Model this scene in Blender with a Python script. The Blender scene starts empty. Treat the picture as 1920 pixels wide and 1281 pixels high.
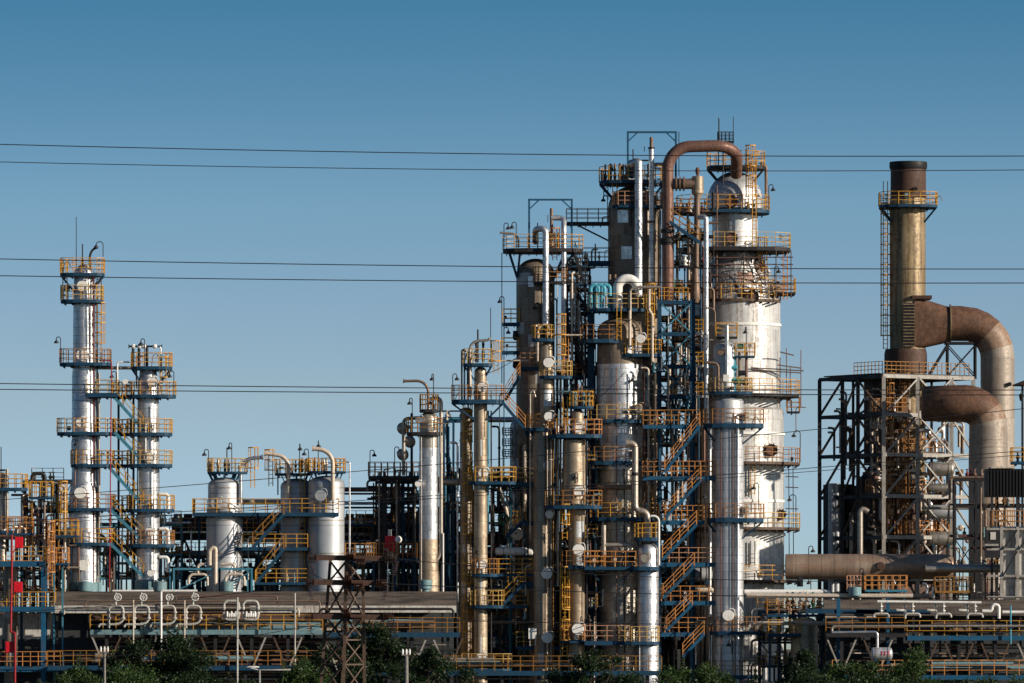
import bpy, math, random
import numpy as np
from mathutils import Vector
R=math.radians; pi=math.pi; sin=math.sin; cos=math.cos
scene=bpy.context.scene; COL=scene.collection
DIST=500.0; S0=78.0/1920; EYE=6.0; HZ=1200.0
def K(Y): return S0*(DIST+Y)/DIST
def gy(Y): return HZ+EYE/K(Y)
# ------------------------------------------------------------------ materials
M={}
def newmat(name):
    m=bpy.data.materials.new(name); m.use_nodes=True
    nt=m.node_tree; b=nt.nodes['Principled BSDF']; M[name]=m
    return m,nt,b
def nd(nt,t,**kw):
    n=nt.nodes.new(t)
    for k,v in kw.items(): setattr(n,k,v)
    return n
def mth(nt,op,a,b=None,c=None):
    n=nd(nt,'ShaderNodeMath',operation=op)
    for i,v in enumerate((a,b,c)):
        if v is None: continue
        if isinstance(v,(int,float)): n.inputs[i].default_value=v
        else: nt.links.new(v,n.inputs[i])
    return n.outputs[0]
def mixc(nt,f,a,b,mode='MIX'):
    n=nd(nt,'ShaderNodeMix',data_type='RGBA',blend_type=mode)
    if isinstance(f,(int,float)): n.inputs[0].default_value=f
    else: nt.links.new(f,n.inputs[0])
    for i,v in ((6,a),(7,b)):
        if isinstance(v,tuple): n.inputs[i].default_value=(*v,1)
        else: nt.links.new(v,n.inputs[i])
    return n.outputs[2]
def coords(nt,scale=(1,1,1)):
    tc=nd(nt,'ShaderNodeTexCoord'); oi=nd(nt,'ShaderNodeObjectInfo')
    mp=nd(nt,'ShaderNodeMapping'); mp.inputs['Scale'].default_value=scale
    nt.links.new(tc.outputs['Object'],mp.inputs[0])
    va=nd(nt,'ShaderNodeVectorMath',operation='ADD'); sc=nd(nt,'ShaderNodeVectorMath',operation='SCALE')
    cb=nd(nt,'ShaderNodeCombineXYZ')
    for i in range(3): nt.links.new(oi.outputs['Random'],cb.inputs[i])
    nt.links.new(cb.outputs[0],sc.inputs[0]); sc.inputs['Scale'].default_value=97.0
    nt.links.new(mp.outputs[0],va.inputs[0]); nt.links.new(sc.outputs[0],va.inputs[1])
    return tc.outputs['Object'],va.outputs[0],oi.outputs['Random']
def noise(nt,vec,scale,detail=4,rough=.6):
    n=nd(nt,'ShaderNodeTexNoise'); n.inputs['Scale'].default_value=scale
    n.inputs['Detail'].default_value=detail; n.inputs['Roughness'].default_value=rough
    nt.links.new(vec,n.inputs['Vector']); return n.outputs['Fac']
def ramp(nt,f,lo,hi,a=0.,b=1.):
    n=nd(nt,'ShaderNodeMapRange',interpolation_type='SMOOTHSTEP')
    nt.links.new(f,n.inputs[0])
    for i,v in enumerate((lo,hi,a,b)): n.inputs[i+1].default_value=v
    return n.outputs[0]
def paint(name,col,rough=.5,dirt=(.06,.035,.02),amt=.5,metal=0,bump=.1,sc=1.2,var=.25):
    m,nt,b=newmat(name); o,v,rnd=coords(nt)
    n1=noise(nt,v,sc,6,.7); n2=noise(nt,v,sc*6,4,.7)
    c=mixc(nt,ramp(nt,n2,.3,.75),tuple(x*(1-var) for x in col),tuple(min(1,x*(1+var)) for x in col))
    _,vs,_=coords(nt,(5,5,.5)); n3=noise(nt,vs,1.3,4,.65)
    f=mth(nt,'MULTIPLY',ramp(nt,mth(nt,'ADD',mth(nt,'MULTIPLY',n1,.5),mth(nt,'MULTIPLY',n3,.5)),.46,.68),amt)
    c=mixc(nt,f,c,dirt)
    nt.links.new(c,b.inputs['Base Color']); b.inputs['Metallic'].default_value=metal; b.inputs['Specular IOR Level'].default_value=.3
    nt.links.new(ramp(nt,n1,.3,.7,max(.05,rough-.1),min(1,rough+.15)),b.inputs['Roughness'])
    if bump:
        bp=nd(nt,'ShaderNodeBump'); bp.inputs['Strength'].default_value=bump; bp.inputs['Distance'].default_value=.02
        nt.links.new(n2,bp.inputs['Height']); nt.links.new(bp.outputs[0],b.inputs['Normal'])
    return m
def clad(name,c1,c2,metal=.85,rough=.36,ph=1.0,na=6,patch=None,pthr=.88,rust=(.16,.07,.03),ramt=.5,seam=.55,sw=.035,vs_=.012,dent=.35,rlo=.56,rhi=.72,horiz=False):
    """sheet-metal cladding wrapped round a vertical axis: rows of panels with seams, tint changes, stains, dents"""
    m,nt,b=newmat(name); o,v,rnd=coords(nt)
    sx=nd(nt,'ShaderNodeSeparateXYZ'); nt.links.new(o,sx.inputs[0])
    if horiz: X,Y_,Z=sx.outputs[1],sx.outputs[2],sx.outputs[0]
    else: X,Y_,Z=sx.outputs
    ang=mth(nt,'DIVIDE',mth(nt,'ARCTAN2',X,Y_),2*pi)
    zr=mth(nt,'DIVIDE',Z,ph); row=mth(nt,'FLOOR',zr)
    off=nd(nt,'ShaderNodeTexWhiteNoise',noise_dimensions='2D'); cb=nd(nt,'ShaderNodeCombineXYZ')
    nt.links.new(row,cb.inputs[0]); nt.links.new(rnd,cb.inputs[1]); nt.links.new(cb.outputs[0],off.inputs[0])
    ar=mth(nt,'ADD',mth(nt,'MULTIPLY',ang,float(na)),mth(nt,'MULTIPLY',off.outputs['Value'],0.0 if na>20 else 3.0))
    cl=mth(nt,'FLOOR',ar)
    wn=nd(nt,'ShaderNodeTexWhiteNoise',noise_dimensions='3D'); cb2=nd(nt,'ShaderNodeCombineXYZ')
    nt.links.new(row,cb2.inputs[0]); nt.links.new(cl,cb2.inputs[1]); nt.links.new(rnd,cb2.inputs[2]); nt.links.new(cb2.outputs[0],wn.inputs[0])
    n1=noise(nt,v,.5,6,.65); n2=noise(nt,v,4,5,.7)
    _,vst,_=coords(nt,(.25,4,4) if horiz else (4,4,.25)); n3=noise(nt,vst,1.0,5,.65)
    c=mixc(nt,wn.outputs['Value'],c1,c2)
    c=mixc(nt,ramp(nt,n1,.35,.65,0,.45),c,tuple(x*.6 for x in c1))
    if patch: c=mixc(nt,mth(nt,'MULTIPLY',mth(nt,'GREATER_THAN',wn.outputs['Value'],pthr),.9),c,patch)
    stain=mth(nt,'MULTIPLY',ramp(nt,mth(nt,'ADD',mth(nt,'MULTIPLY',n3,.65),mth(nt,'MULTIPLY',n2,.35)),rlo,rhi),ramt)
    c=mixc(nt,stain,c,rust)
    hs=mth(nt,'LESS_THAN',mth(nt,'FRACT',zr),sw/ph); vsn=mth(nt,'LESS_THAN',mth(nt,'FRACT',ar),vs_*na*.5)
    sm=mth(nt,'MULTIPLY',mth(nt,'MAXIMUM',hs,vsn),seam)
    c=mixc(nt,sm,c,(.05,.045,.04))
    nt.links.new(c,b.inputs['Base Color'])
    nt.links.new(mth(nt,'MULTIPLY',mth(nt,'SUBTRACT',1.,mth(nt,'MULTIPLY',stain,.9)),metal),b.inputs['Metallic'])
    nt.links.new(mth(nt,'ADD',ramp(nt,n2,.3,.7,rough-.06,rough+.12),mth(nt,'MULTIPLY',wn.outputs['Value'],.12)),b.inputs['Roughness'])
    h=mth(nt,'ADD',mth(nt,'MULTIPLY',n1,.8),mth(nt,'MULTIPLY',noise(nt,v,1.6,2,.5),.35))
    h=mth(nt,'SUBTRACT',h,mth(nt,'MULTIPLY',mth(nt,'MAXIMUM',hs,vsn),.12))
    bp=nd(nt,'ShaderNodeBump'); bp.inputs['Strength'].default_value=dent; bp.inputs['Distance'].default_value=.25
    nt.links.new(h,bp.inputs['Height']); nt.links.new(bp.outputs[0],b.inputs['Normal'])
    return m
clad('silver',(.62,.63,.66),(.78,.79,.81),ph=.62,na=5,ramt=.4,rlo=.54,rhi=.72)
clad('silver_smooth',(.66,.665,.68),(.76,.765,.78),metal=.6,rough=.4,ph=.62,na=5,ramt=.25,rlo=.56,rhi=.75,dent=.25)
clad('silver_old',(.46,.42,.37),(.60,.55,.48),ph=.9,na=5,rough=.42,ramt=.7,rlo=.5,rhi=.7)
clad('tan_clad',(.38,.295,.21),(.52,.42,.31),ph=1.25,na=4,metal=.55,rough=.45,ramt=.9,patch=(.66,.70,.74),pthr=.9,rlo=.5,rhi=.72)
clad('brown_clad',(.22,.175,.135),(.35,.28,.21),ph=.95,na=6,metal=.4,rough=.48,ramt=.85,patch=(.5,.51,.52),pthr=.90,rlo=.48,rhi=.7)
clad('white_rib',(.56,.56,.555),(.74,.735,.72),ph=2.3,na=52,metal=.4,rough=.44,ramt=.85,seam=.32,sw=.05,vs_=.0035,dent=.05,rust=(.22,.14,.09),rlo=.47,rhi=.68)
clad('torn_clad',(.45,.44,.43),(.75,.74,.72),ph=.8,na=9,metal=.45,rough=.4,ramt=.9,rust=(.07,.04,.03),rlo=.52,rhi=.6,dent=1.6,patch=(.20,.10,.06),pthr=.85)
clad('grey_tank',(.46,.475,.50),(.50,.515,.54),ph=2.45,na=1,metal=.35,rough=.42,ramt=.3,seam=.6,sw=.05,vs_=0,dent=.06,rlo=.6,rhi=.8)
clad('stack_metal',(.33,.245,.135),(.40,.30,.17),ph=3.1,na=1,metal=.3,rough=.45,ramt=.75,seam=.25,sw=.04,vs_=0,dent=.08,rust=(.09,.04,.014),rlo=.45,rhi=.60)
clad('duct_metal',(.34,.285,.235),(.40,.345,.29),ph=2.4,na=1,metal=.25,rough=.5,ramt=.5,seam=.35,sw=.05,vs_=0,dent=.1,rust=(.17,.075,.04),rlo=.47,rhi=.66)
clad('duct_long',(.38,.27,.195),(.50,.38,.29),ph=.95,na=2,metal=.6,rough=.36,ramt=.6,seam=.3,sw=.03,vs_=0.0,dent=.15,rust=(.24,.11,.06),rlo=.45,rhi=.62,horiz=True)
paint('rust_duct',(.15,.08,.05),.55,(.05,.026,.018),.85,sc=.45,var=.35)
paint('duct_mid',(.30,.20,.14),.5,(.13,.07,.045),.8,sc=.5,var=.3)
paint('rust_dark',(.085,.045,.032),.65,(.03,.02,.018),.6,sc=.8)
paint('rust_pipe',(.20,.11,.085),.45,(.10,.035,.02),.7,metal=.25,sc=.9)
paint('yellow',(.64,.33,.045),.5,(.22,.075,.02),.95,sc=2.5)
paint('orange',(.62,.27,.08),.5,(.22,.07,.025),.85,sc=2.5)
paint('yellow_pale',(.60,.38,.12),.55,(.25,.12,.04),.6,sc=1.5)
paint('yellow_rust',(.40,.18,.05),.6,(.16,.06,.02),.95,sc=2)
paint('orange_pale',(.55,.29,.17),.55,(.22,.09,.04),.6,sc=1.5)
paint('yellow_dim',(.34,.16,.03),.55,(.14,.05,.015),.8,sc=1.5)
paint('blue',(.008,.052,.105),.6,(.02,.03,.035),.45)
paint('blue_bright',(.010,.09,.18),.55,(.05,.035,.025),.7)
paint('teal',(.05,.21,.30),.55,(.08,.08,.07),.5)
paint('teal_pale',(.17,.29,.32),.5,(.12,.11,.09),.6)
paint('cyan_pipe',(.08,.36,.48),.35,(.05,.09,.10),.5)
paint('green',(.05,.17,.10),.5,(.04,.05,.03),.5)
paint('red',(.70,.012,.025),.4,(.15,.01,.01),.3)
paint('red_dull',(.33,.014,.022),.45,(.10,.01,.01),.5)
paint('red_dark',(.16,.02,.02),.5,(.07,.02,.02),.5)
paint('dark_steel',(.022,.023,.027),.55,(.05,.025,.015),.6)
paint('grey_steel',(.36,.34,.31),.5,(.14,.07,.04),.65)
paint('rust_steel',(.10,.065,.045),.6,(.06,.03,.02),.6)
paint('alu',(.66,.66,.67),.33,(.25,.20,.16),.4,metal=.85,bump=.05)
paint('alu_old',(.46,.40,.34),.42,(.16,.10,.07),.6,metal=.6)
paint('brown_pipe',(.22,.15,.11),.5,(.08,.045,.03),.6,metal=.3)
paint('cream_pipe',(.62,.52,.42),.45,(.28,.17,.10),.5,metal=.1)
paint('white',(.84,.82,.78),.45,(.35,.26,.18),.45,var=.08)
paint('pale_pipe',(.50,.48,.44),.45,(.22,.16,.11),.6)
paint('wall_white',(.60,.57,.52),.7,(.17,.12,.09),.95,var=.15,sc=.7)
paint('wall_dark',(.045,.05,.055),.8,(.03,.025,.02),.5,sc=.5)
paint('black',(.012,.012,.013),.6,(.02,.015,.01),.3)
paint('wire',(.02,.02,.022),.5,(.02,.02,.02),.1,bump=0)
paint('porcelain',(.06,.025,.015),.25,(.03,.02,.015),.4)
paint('concrete',(.22,.21,.19),.85,(.18,.16,.13),.5)
paint('bark',(.09,.07,.05),.9,(.04,.03,.02),.5,bump=.5)
def roofmat():
    m,nt,b=newmat('roof'); o,v,rnd=coords(nt,(.25,1,1)); n1=noise(nt,v,1.1,7,.72); n2=noise(nt,v,6,4,.7)
    c=mixc(nt,ramp(nt,n1,.35,.62),(.03,.024,.021),(.15,.115,.09)); c=mixc(nt,ramp(nt,n2,.55,.75,0,.6),c,(.20,.165,.14))
    w=nd(nt,'ShaderNodeTexWave'); w.inputs['Scale'].default_value=1.1; nt.links.new(o,w.inputs[0])
    bp=nd(nt,'ShaderNodeBump'); bp.inputs['Strength'].default_value=.15; bp.inputs['Distance'].default_value=.02
    nt.links.new(w.outputs['Fac'],bp.inputs['Height']); nt.links.new(bp.outputs[0],b.inputs['Normal'])
    nt.links.new(c,b.inputs['Base Color']); b.inputs['Roughness'].default_value=.85
roofmat()
def leafmat(name,c1,c2):
    m,nt,b=newmat(name); g=nd(nt,'ShaderNodeNewGeometry')
    o,v,rnd=coords(nt); n=noise(nt,v,.45,3,.6)
    wn=nd(nt,'ShaderNodeTexWhiteNoise',noise_dimensions='1D'); nt.links.new(g.outputs['Random Per Island'],wn.inputs['W'])
    f=mth(nt,'ADD',mth(nt,'MULTIPLY',wn.outputs['Value'],.6),mth(nt,'MULTIPLY',n,.4))
    c=mixc(nt,f,c1,c2); nt.links.new(c,b.inputs['Base Color']); b.inputs['Roughness'].default_value=.5
    b.inputs['Specular IOR Level'].default_value=.3
    tr=nd(nt,'ShaderNodeBsdfTranslucent'); nt.links.new(c,tr.inputs[0]); ms=nd(nt,'ShaderNodeMixShader'); ms.inputs[0].default_value=.2
    out=nt.nodes['Material Output']; nt.links.new(b.outputs[0],ms.inputs[1]); nt.links.new(tr.outputs[0],ms.inputs[2]); nt.links.new(ms.outputs[0],out.inputs[0])
leafmat('leaf',(.012,.032,.010),(.07,.12,.025)); leafmat('leaf_dark',(.006,.016,.006),(.025,.05,.013))
def groundmat():
    m,nt,b=newmat('ground'); o,v,rnd=coords(nt); n1=noise(nt,v,.02,8,.65); n2=noise(nt,v,.7,4,.7)
    c=mixc(nt,ramp(nt,n1,.4,.6),(.035,.045,.022),(.09,.08,.065)); c=mixc(nt,ramp(nt,n2,.3,.7,0,.5),c,(.06,.055,.045))
    nt.links.new(c,b.inputs['Base Color']); b.inputs['Roughness'].default_value=.95
groundmat()
# ------------------------------------------------------------------ builder
PEND=[]
def fillet(pts,rad,n=6):
    if rad<=0 or len(pts)<3: return pts
    out=[pts[0]]; P=[Vector(p) for p in pts]
    for i in range(1,len(P)-1):
        a,b,c=P[i-1],P[i],P[i+1]; u=(a-b); w=(c-b); lu,lw=u.length,w.length
        u.normalize(); w.normalize(); r=min(rad,lu*.48 if i>1 else lu*.95,lw*.48 if i<len(P)-2 else lw*.95)
        s,e=b+u*r,b+w*r
        for j in range(n+1):
            t=j/n; th=t*pi/2
            q=b+u*r*(1-sin(th))+w*r*(1-cos(th)); out.append(tuple(q))
    out.append(pts[-1]); return out
class MB:
    def __init__(s,t,name,mat,parent=None,label=None,kind=None):
        s.t=t; s.name=name; s.mat=mat; s.par=parent; s.label=label; s.kind=kind; s.v=[]; s.f=[]; s.sm=[]; s.obj=None; PEND.append(s)
    def add(s,vs,fs,smooth=False):
        o=len(s.v); s.v+=vs; s.f+=[tuple(i+o for i in f) for f in fs]; s.sm+=[smooth]*len(fs); return s
    def box(s,x0,x1,d0,d1,y0,y1):
        v=[(x,d,y) for x in (x0,x1) for d in (d0,d1) for y in (y0,y1)]
        return s.add(v,[(0,1,3,2),(4,6,7,5),(0,4,5,1),(2,3,7,6),(0,2,6,4),(1,5,7,3)])
    def bar(s,p,q,w,h=None):
        p,q=Vector(p),Vector(q); h=h or w; d=q-p
        if d.length<1e-4: return s
        d.normalize(); up=Vector((0,0,1)) if abs(d.z)<.95 else Vector((0,1,0))
        a=d.cross(up).normalized(); b=a.cross(d); v=[]
        for c in (p,q):
            for i,j in ((-1,-1),(1,-1),(1,1),(-1,1)): v.append(tuple(c+a*(w/2*i)+b*(h/2*j)))
        return s.add(v,[(0,1,2,3),(7,6,5,4),(0,4,5,1),(1,5,6,2),(2,6,7,3),(3,7,4,0)])
    def tube(s,pts,r,n=8,bend=0,cap=True,bn=6):
        pts=fillet(pts,bend,bn); P=[Vector(p) for p in pts]; N=len(P)
        rr=r if isinstance(r,(list,tuple)) else [r]*N
        tg=[]
        for i in range(N):
            t=(P[min(i+1,N-1)]-P[max(i-1,0)]); tg.append(t.normalized() if t.length>1e-6 else Vector((0,0,1)))
        a=tg[0].orthogonal().normalized(); v=[]
        for i in range(N):
            a=(a-tg[i]*a.dot(tg[i])); a=a.normalized() if a.length>1e-6 else tg[i].orthogonal().normalized(); b=tg[i].cross(a)
            for j in range(n):
                th=2*pi*j/n; v.append(tuple(P[i]+(a*cos(th)+b*sin(th))*rr[i]))
        f=[(i*n+j,i*n+(j+1)%n,(i+1)*n+(j+1)%n,(i+1)*n+j) for i in range(N-1) for j in range(n)]
        s.add(v,f,True)
        if cap: s.add(v[:n],[tuple(range(n))]); s.add(v[-n:],[tuple(range(n))[::-1]])
        return s
    def lathe(s,c,prof,n=36,axis='y',cap=True):
        """c=(x,d,y); prof=[(t,r)]; axis y: t is absolute row; x/d: t is an offset along that axis"""
        def ring(t,r):
            o=[]
            for j in range(n):
                a=2*pi*j/n
                if axis=='y': o.append((c[0]+r*sin(a),c[1]-r*cos(a),t))
                elif axis=='x': o.append((c[0]+t,c[1]-r*cos(a),c[2]+r*sin(a)))
                else: o.append((c[0]+r*sin(a),c[1]+t,c[2]+r*cos(a)))
            return o
        segs=[[prof[0]]]
        for i in range(1,len(prof)):
            segs[-1].append(prof[i])
            if i<len(prof)-1:
                a=math.atan2(prof[i][1]-prof[i-1][1],prof[i][0]-prof[i-1][0]); b=math.atan2(prof[i+1][1]-prof[i][1],prof[i+1][0]-prof[i][0])
                if abs((a-b+pi)%(2*pi)-pi)>.6: segs.append([prof[i]])
        for sg in segs:
            v=[]
            for t,r in sg: v+=ring(t,max(r,.01))
            s.add(v,[(i*n+j,i*n+(j+1)%n,(i+1)*n+(j+1)%n,(i+1)*n+j) for i in range(len(sg)-1) for j in range(n)],True)
        if cap:
            for t,r in (prof[0],prof[-1]):
                if r>.1: s.add(ring(t,r),[tuple(range(n))])
        return s
    def slab(s,poly,y,th):
        n=len(poly); v=[(x,d,y) for x,d in poly]+[(x,d,y+th) for x,d in poly]
        return s.add(v,[tuple(range(n)),tuple(range(2*n-1,n-1,-1))]+[(i,(i+1)%n,n+(i+1)%n,n+i) for i in range(n)])
    def rail(s,poly,y,h=26,sp=21,w=1.05,closed=True,nr=3,pw=1.45):
        pts=list(poly)+([poly[0]] if closed else [])
        for k in range(nr):
            yy=y-h*(k+1)/nr if k<nr-1 else y-h
            for a,b in zip(pts[:-1],pts[1:]): s.bar((a[0],a[1],yy),(b[0],b[1],yy),w)
        for a,b in zip(pts[:-1],pts[1:]):
            L=math.hypot(b[0]-a[0],b[1]-a[1]); m=max(1,round(L/sp))
            for i in range(m+(0 if closed else 1)):
                x=a[0]+(b[0]-a[0])*i/m; d=a[1]+(b[1]-a[1])*i/m; s.bar((x,d,y),(x,d,y-h),pw)
        return s
    def build(s):
        if not s.v: return
        t=s.t; k=t.k; me=bpy.data.meshes.new(s.name)
        V=np.array(s.v,dtype=np.float64); V=np.stack([(V[:,0]-t.x)*k,V[:,1]*k,(t.y-V[:,2])*k],1)
        me.from_pydata(V.tolist(),[],s.f); me.polygons.foreach_set('use_smooth',s.sm); me.update()
        me.materials.append(M[s.mat]); o=bpy.data.objects.new(s.name,me); COL.objects.link(o); s.obj=o
        if s.par is None and t.single: o.location=t.loc; t.tag(o)
        else:
            o.parent=s.par.obj if isinstance(s.par,MB) else t.root
            if s.label: o['label']=s.label
            if s.kind: o['kind']=s.kind
class T:
    def __init__(t,name,label,cat,x,y,Y,group=None,single=None,kind=None):
        t.x,t.y,t.Y=x,(gy(Y) if y is None else y),Y; t.k=K(Y); t.loc=((x-960)*t.k,Y,EYE+(HZ-t.y)*t.k)
        t.label,t.cat,t.group,t.kind=label,cat,group,kind; t.single=bool(single); t.gy=gy(Y); t.root=None
        if single: t.m=MB(t,name,single)
        else:
            o=bpy.data.objects.new(name,None); COL.objects.link(o); o.location=t.loc; o.empty_display_size=.5; t.root=o; t.tag(o)
    def tag(t,o):
        if t.kind: o['kind']=t.kind
        if t.kind!='structure': 
            o['label']=t.label; o['category']=t.cat
            if t.group: o['group']=t.group
    def p(t,name,mat,parent=None,label=None,kind=None): return MB(t,name,mat,parent,label,kind)
def dome(y,r,h,n=7,up=True):     # profile of a domed head: from tip to equator
    return [(y-h*cos(i/n*pi/2),r*sin(i/n*pi/2)) for i in range(n+1)]
def oval(x0,x1,dc,dh,n=16,e=.6):
    cx=(x0+x1)/2; a=(x1-x0)/2; out=[]
    for i in range(n):
        th=2*pi*(i+.5)/n; c_,s_=cos(th),sin(th)
        out.append((cx+a*math.copysign(abs(c_)**e,c_),dc+dh*math.copysign(abs(s_)**e,s_)))
    return out
def rect(x0,x1,d0,d1): return [(x0,d0),(x1,d0),(x1,d1),(x0,d1)]
def plat(t,x0,x1,y,dc=0,dh=30,shape='o',th=6,mat='blue',rm='yellow',h=26,rail=True,br=None,sp=21,name='platform'):
    if rm in('yellow','orange'): rm=random.Random(int(x0*3+y)).choice(['yellow','yellow','yellow_pale','yellow_rust'] if rm=='yellow' else ['orange','orange_pale','orange','yellow_rust'])
    poly=oval(x0,x1,dc,dh) if shape=='o' else oval(x0,x1,dc,dh,28,1) if shape=='c' else rect(x0,x1,dc-dh,dc+dh)
    p=t.p(name,mat); p.slab(poly,y,th)
    for x in np.arange(x0+8,x1-4,14): p.box(x-.8,x+.8,dc-dh*.85,dc+dh*.85,y+th+.2,y+th+3)
    if rail: t.p('railing',rm,p).rail(poly,y,h,sp)
    if br:
        b=t.p('bracket',mat,p); cx,r=br
        for sx in (-1,1):
            xe=(x0+3) if sx<0 else (x1-3)
            if abs(xe-cx)<r+6: continue
            for dd in (-dh*.5,dh*.4): b.bar((xe,dc+dd,y+th),(cx+sx*r*.9,dc+dd*.6,y+th+min(30,abs(xe-cx)-r+8)),2.6)
    if rail and dh>=14 and name=='platform':
        q=random.Random(int(x0*7+y*3)); 
        for i in range(q.choice((1,2,2,3,4))):
            x=q.uniform(x0+4,x1-4); d=dc+dh*q.choice((-.72,-.78,.3,.6)); mt=q.choice(['dark_steel','alu_old','white','brown_pipe','alu','teal_pale','cream_pipe','rust_pipe','dark_steel']); k=q.random(); f=t.p('fitting',mt,p); hh=q.uniform(8,24)
            if k<.35: r=q.uniform(.7,1.7); f.tube([(x,d,y+q.choice((0,40,60))),(x,d,y-hh),(x+q.choice((-1,1))*q.uniform(6,20),d,y-hh)],r,7,bend=5)
            elif k<.6: f.box(x-q.uniform(2,4),x+q.uniform(2,4),d-2,d+2,y-hh,y-hh+q.uniform(5,9)); f.bar((x,d,y-hh+5),(x,d,y),1)
            elif k<.85: r=q.uniform(2,4); f.lathe((x,d,0),[(y,r*.8),(y-3,r*.8),(y-3.5,r*.4),(y-6,r),(y-10,r),(y-12,r*.4),(y-16,r*.4),(y-16.2,r),(y-17.4,r)],10)
            else: f.tube([(x,d,y),(x+2,d,y-hh),(x+9,d,y-hh-5),(x+14,d,y-hh+6)],.7,6,bend=4)
        if q.random()<.3 and y>330: lamp(t,q.choice((x0+3,x1-3)),y,q.uniform(38,52),q.choice((-8,8)),dc-dh*.6)
    return p
def shell(t,cx,prof,mat,d=0,n=40,name='shell',label=None):
    return t.p(name,mat,label=label).lathe((cx,d,0),prof,n)
def ladder(t,x,d,y0,y1,ang=0,w=8,mat='yellow',cage=True,par=None,cr=9.5,step=8):
    m=t.p('ladder',mat,par); ux,ud=cos(ang),sin(ang); ox,od=sin(ang),-cos(ang)
    for s_ in (-1,1): m.bar((x+ux*w/2*s_,d+ud*w/2*s_,y0-24),(x+ux*w/2*s_,d+ud*w/2*s_,y1),1.6)
    y=y0
    while y<y1: m.bar((x-ux*w/2,d-ud*w/2,y),(x+ux*w/2,d+ud*w/2,y),1.1); y+=step
    if cage and y1-y0>30:
        c=t.p('safety_cage',mat,m); N=8; ring=[]
        for i in range(N+1):
            a=-pi*.62+pi*1.24*i/N; q=cr*.55
            ring.append((x+ux*cr*sin(a)+ox*(q+cr*cos(a)),d+ud*cr*sin(a)+od*(q+cr*cos(a))))
        y=y0-22
        while y<y1-20:
            for a,b in zip(ring[:-1],ring[1:]): c.bar((*a,y),(*b,y),1.1,2.2)
            y+=19
        for i in (0,2,4,6,8): c.bar((*ring[i],y0-22),(*ring[i],y-19),1.1)
    return m
def manhole(t,x,y,r,d,mat='white',ang=0,th=6,name='manhole'):
    m=t.p(name,mat); m.lathe((x,d,y),[(-th,r*.2),(-th,r*.93),(-th+1.2,r),(-1.5,r),(-1.4,r*.8),(6,r*.8)],20,'d')
    m.tube([(x+r*.2,d-th-2,y-r*1.1),(x+r*.9,d-th-2,y-r*1.15),(x+r*1.15,d-th,y-r*.6),(x+r*1.15,d,y+r*.1)],.9,5,bend=3)
    return m
def lamp(t,x,y,h,dx,d=0,sc=1.,mat='dark_steel'):
    p=t.p('lamp_pole',mat); p.tube([(x,d,y),(x,d,y-h),(x+dx,d,y-h),(x+dx,d,y-h+7*sc)],.85,6,bend=6*sc,bn=4)
    t.p('lamp_shade',mat,p).lathe((x+dx,d,0),[(y-h+5*sc,1.2*sc),(y-h+7*sc,1.6*sc),(y-h+9*sc,4*sc),(y-h+12*sc,4.6*sc)],12)
def vpipe(t,x,y0,y1,r,mat,d=-30,name='pipe',n=10): return t.p(name,mat).tube([(x,d,y0),(x,d,y1)],r,n)
def pipe(t,pts,r,mat,bend=10,name='pipe',n=12,fl=()):
    m=t.p(name,mat); m.tube(pts,r,n,bend=bend)
    for (x,d,y,ax) in fl: m.lathe((x,d,y),[(-1.5,r*1.35),(1.5,r*1.35)],16,ax)
    return m
def solo(name,mat,label,cat,pts,r,Y,bend=10,n=12,group=None,fl=()):
    x,_,y=pts[0]; t=T(name,label,cat,x,y,Y,group,single=mat); t.m.tube(pts,r,n,bend=bend)
    for p in fl: 
        ax=p[3]; t.m.lathe((p[0],p[1],p[2]) if ax!='y' else (p[0],p[1],0),[(p[2]-1.6,r*1.4),(p[2]+1.6,r*1.4)] if ax=='y' else [(-1.6,r*1.4),(1.6,r*1.4)],16,ax)
    return t
def stairs(label,xa,ya,xb,yb,Y,d=0,w=22,sm='blue_bright',rm='orange',group='steel stair flights'):
    t=T('steel_staircase',label,'staircase',xb,yb,Y,group); s=t.p('stringer',sm)
    for dd in (d-w/2,d+w/2): s.bar((xa,dd,ya),(xb,dd,yb),1.6,5.5)
    tr=t.p('tread',sm); n=max(3,int(abs(yb-ya)/6.5))
    for i in range(1,n):
        f=i/n; x=xa+(xb-xa)*f; y=ya+(yb-ya)*f; tr.box(x-3.3,x+3.3,d-w/2+1,d+w/2-1,y-.5,y+.5)
    for dd in (d-w/2,d+w/2):
        h=t.p('handrail',rm)
        for q in ((8,16,24) if rm=='orange' else (12,24)): h.bar((xa,dd,ya-q-2),(xb,dd,yb-q-2),1.1)
        m=max(2,int(math.hypot(xb-xa,yb-ya)/22))
        for i in range(m+1):
            x=xa+(xb-xa)*i/m; y=ya+(yb-ya)*i/m; h.bar((x,dd,y),(x,dd,y-26),1.4)
    return t
RP=['alu','alu_old','brown_pipe','cream_pipe','dark_steel','alu','rust_pipe','alu_old','blue','white']
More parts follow.
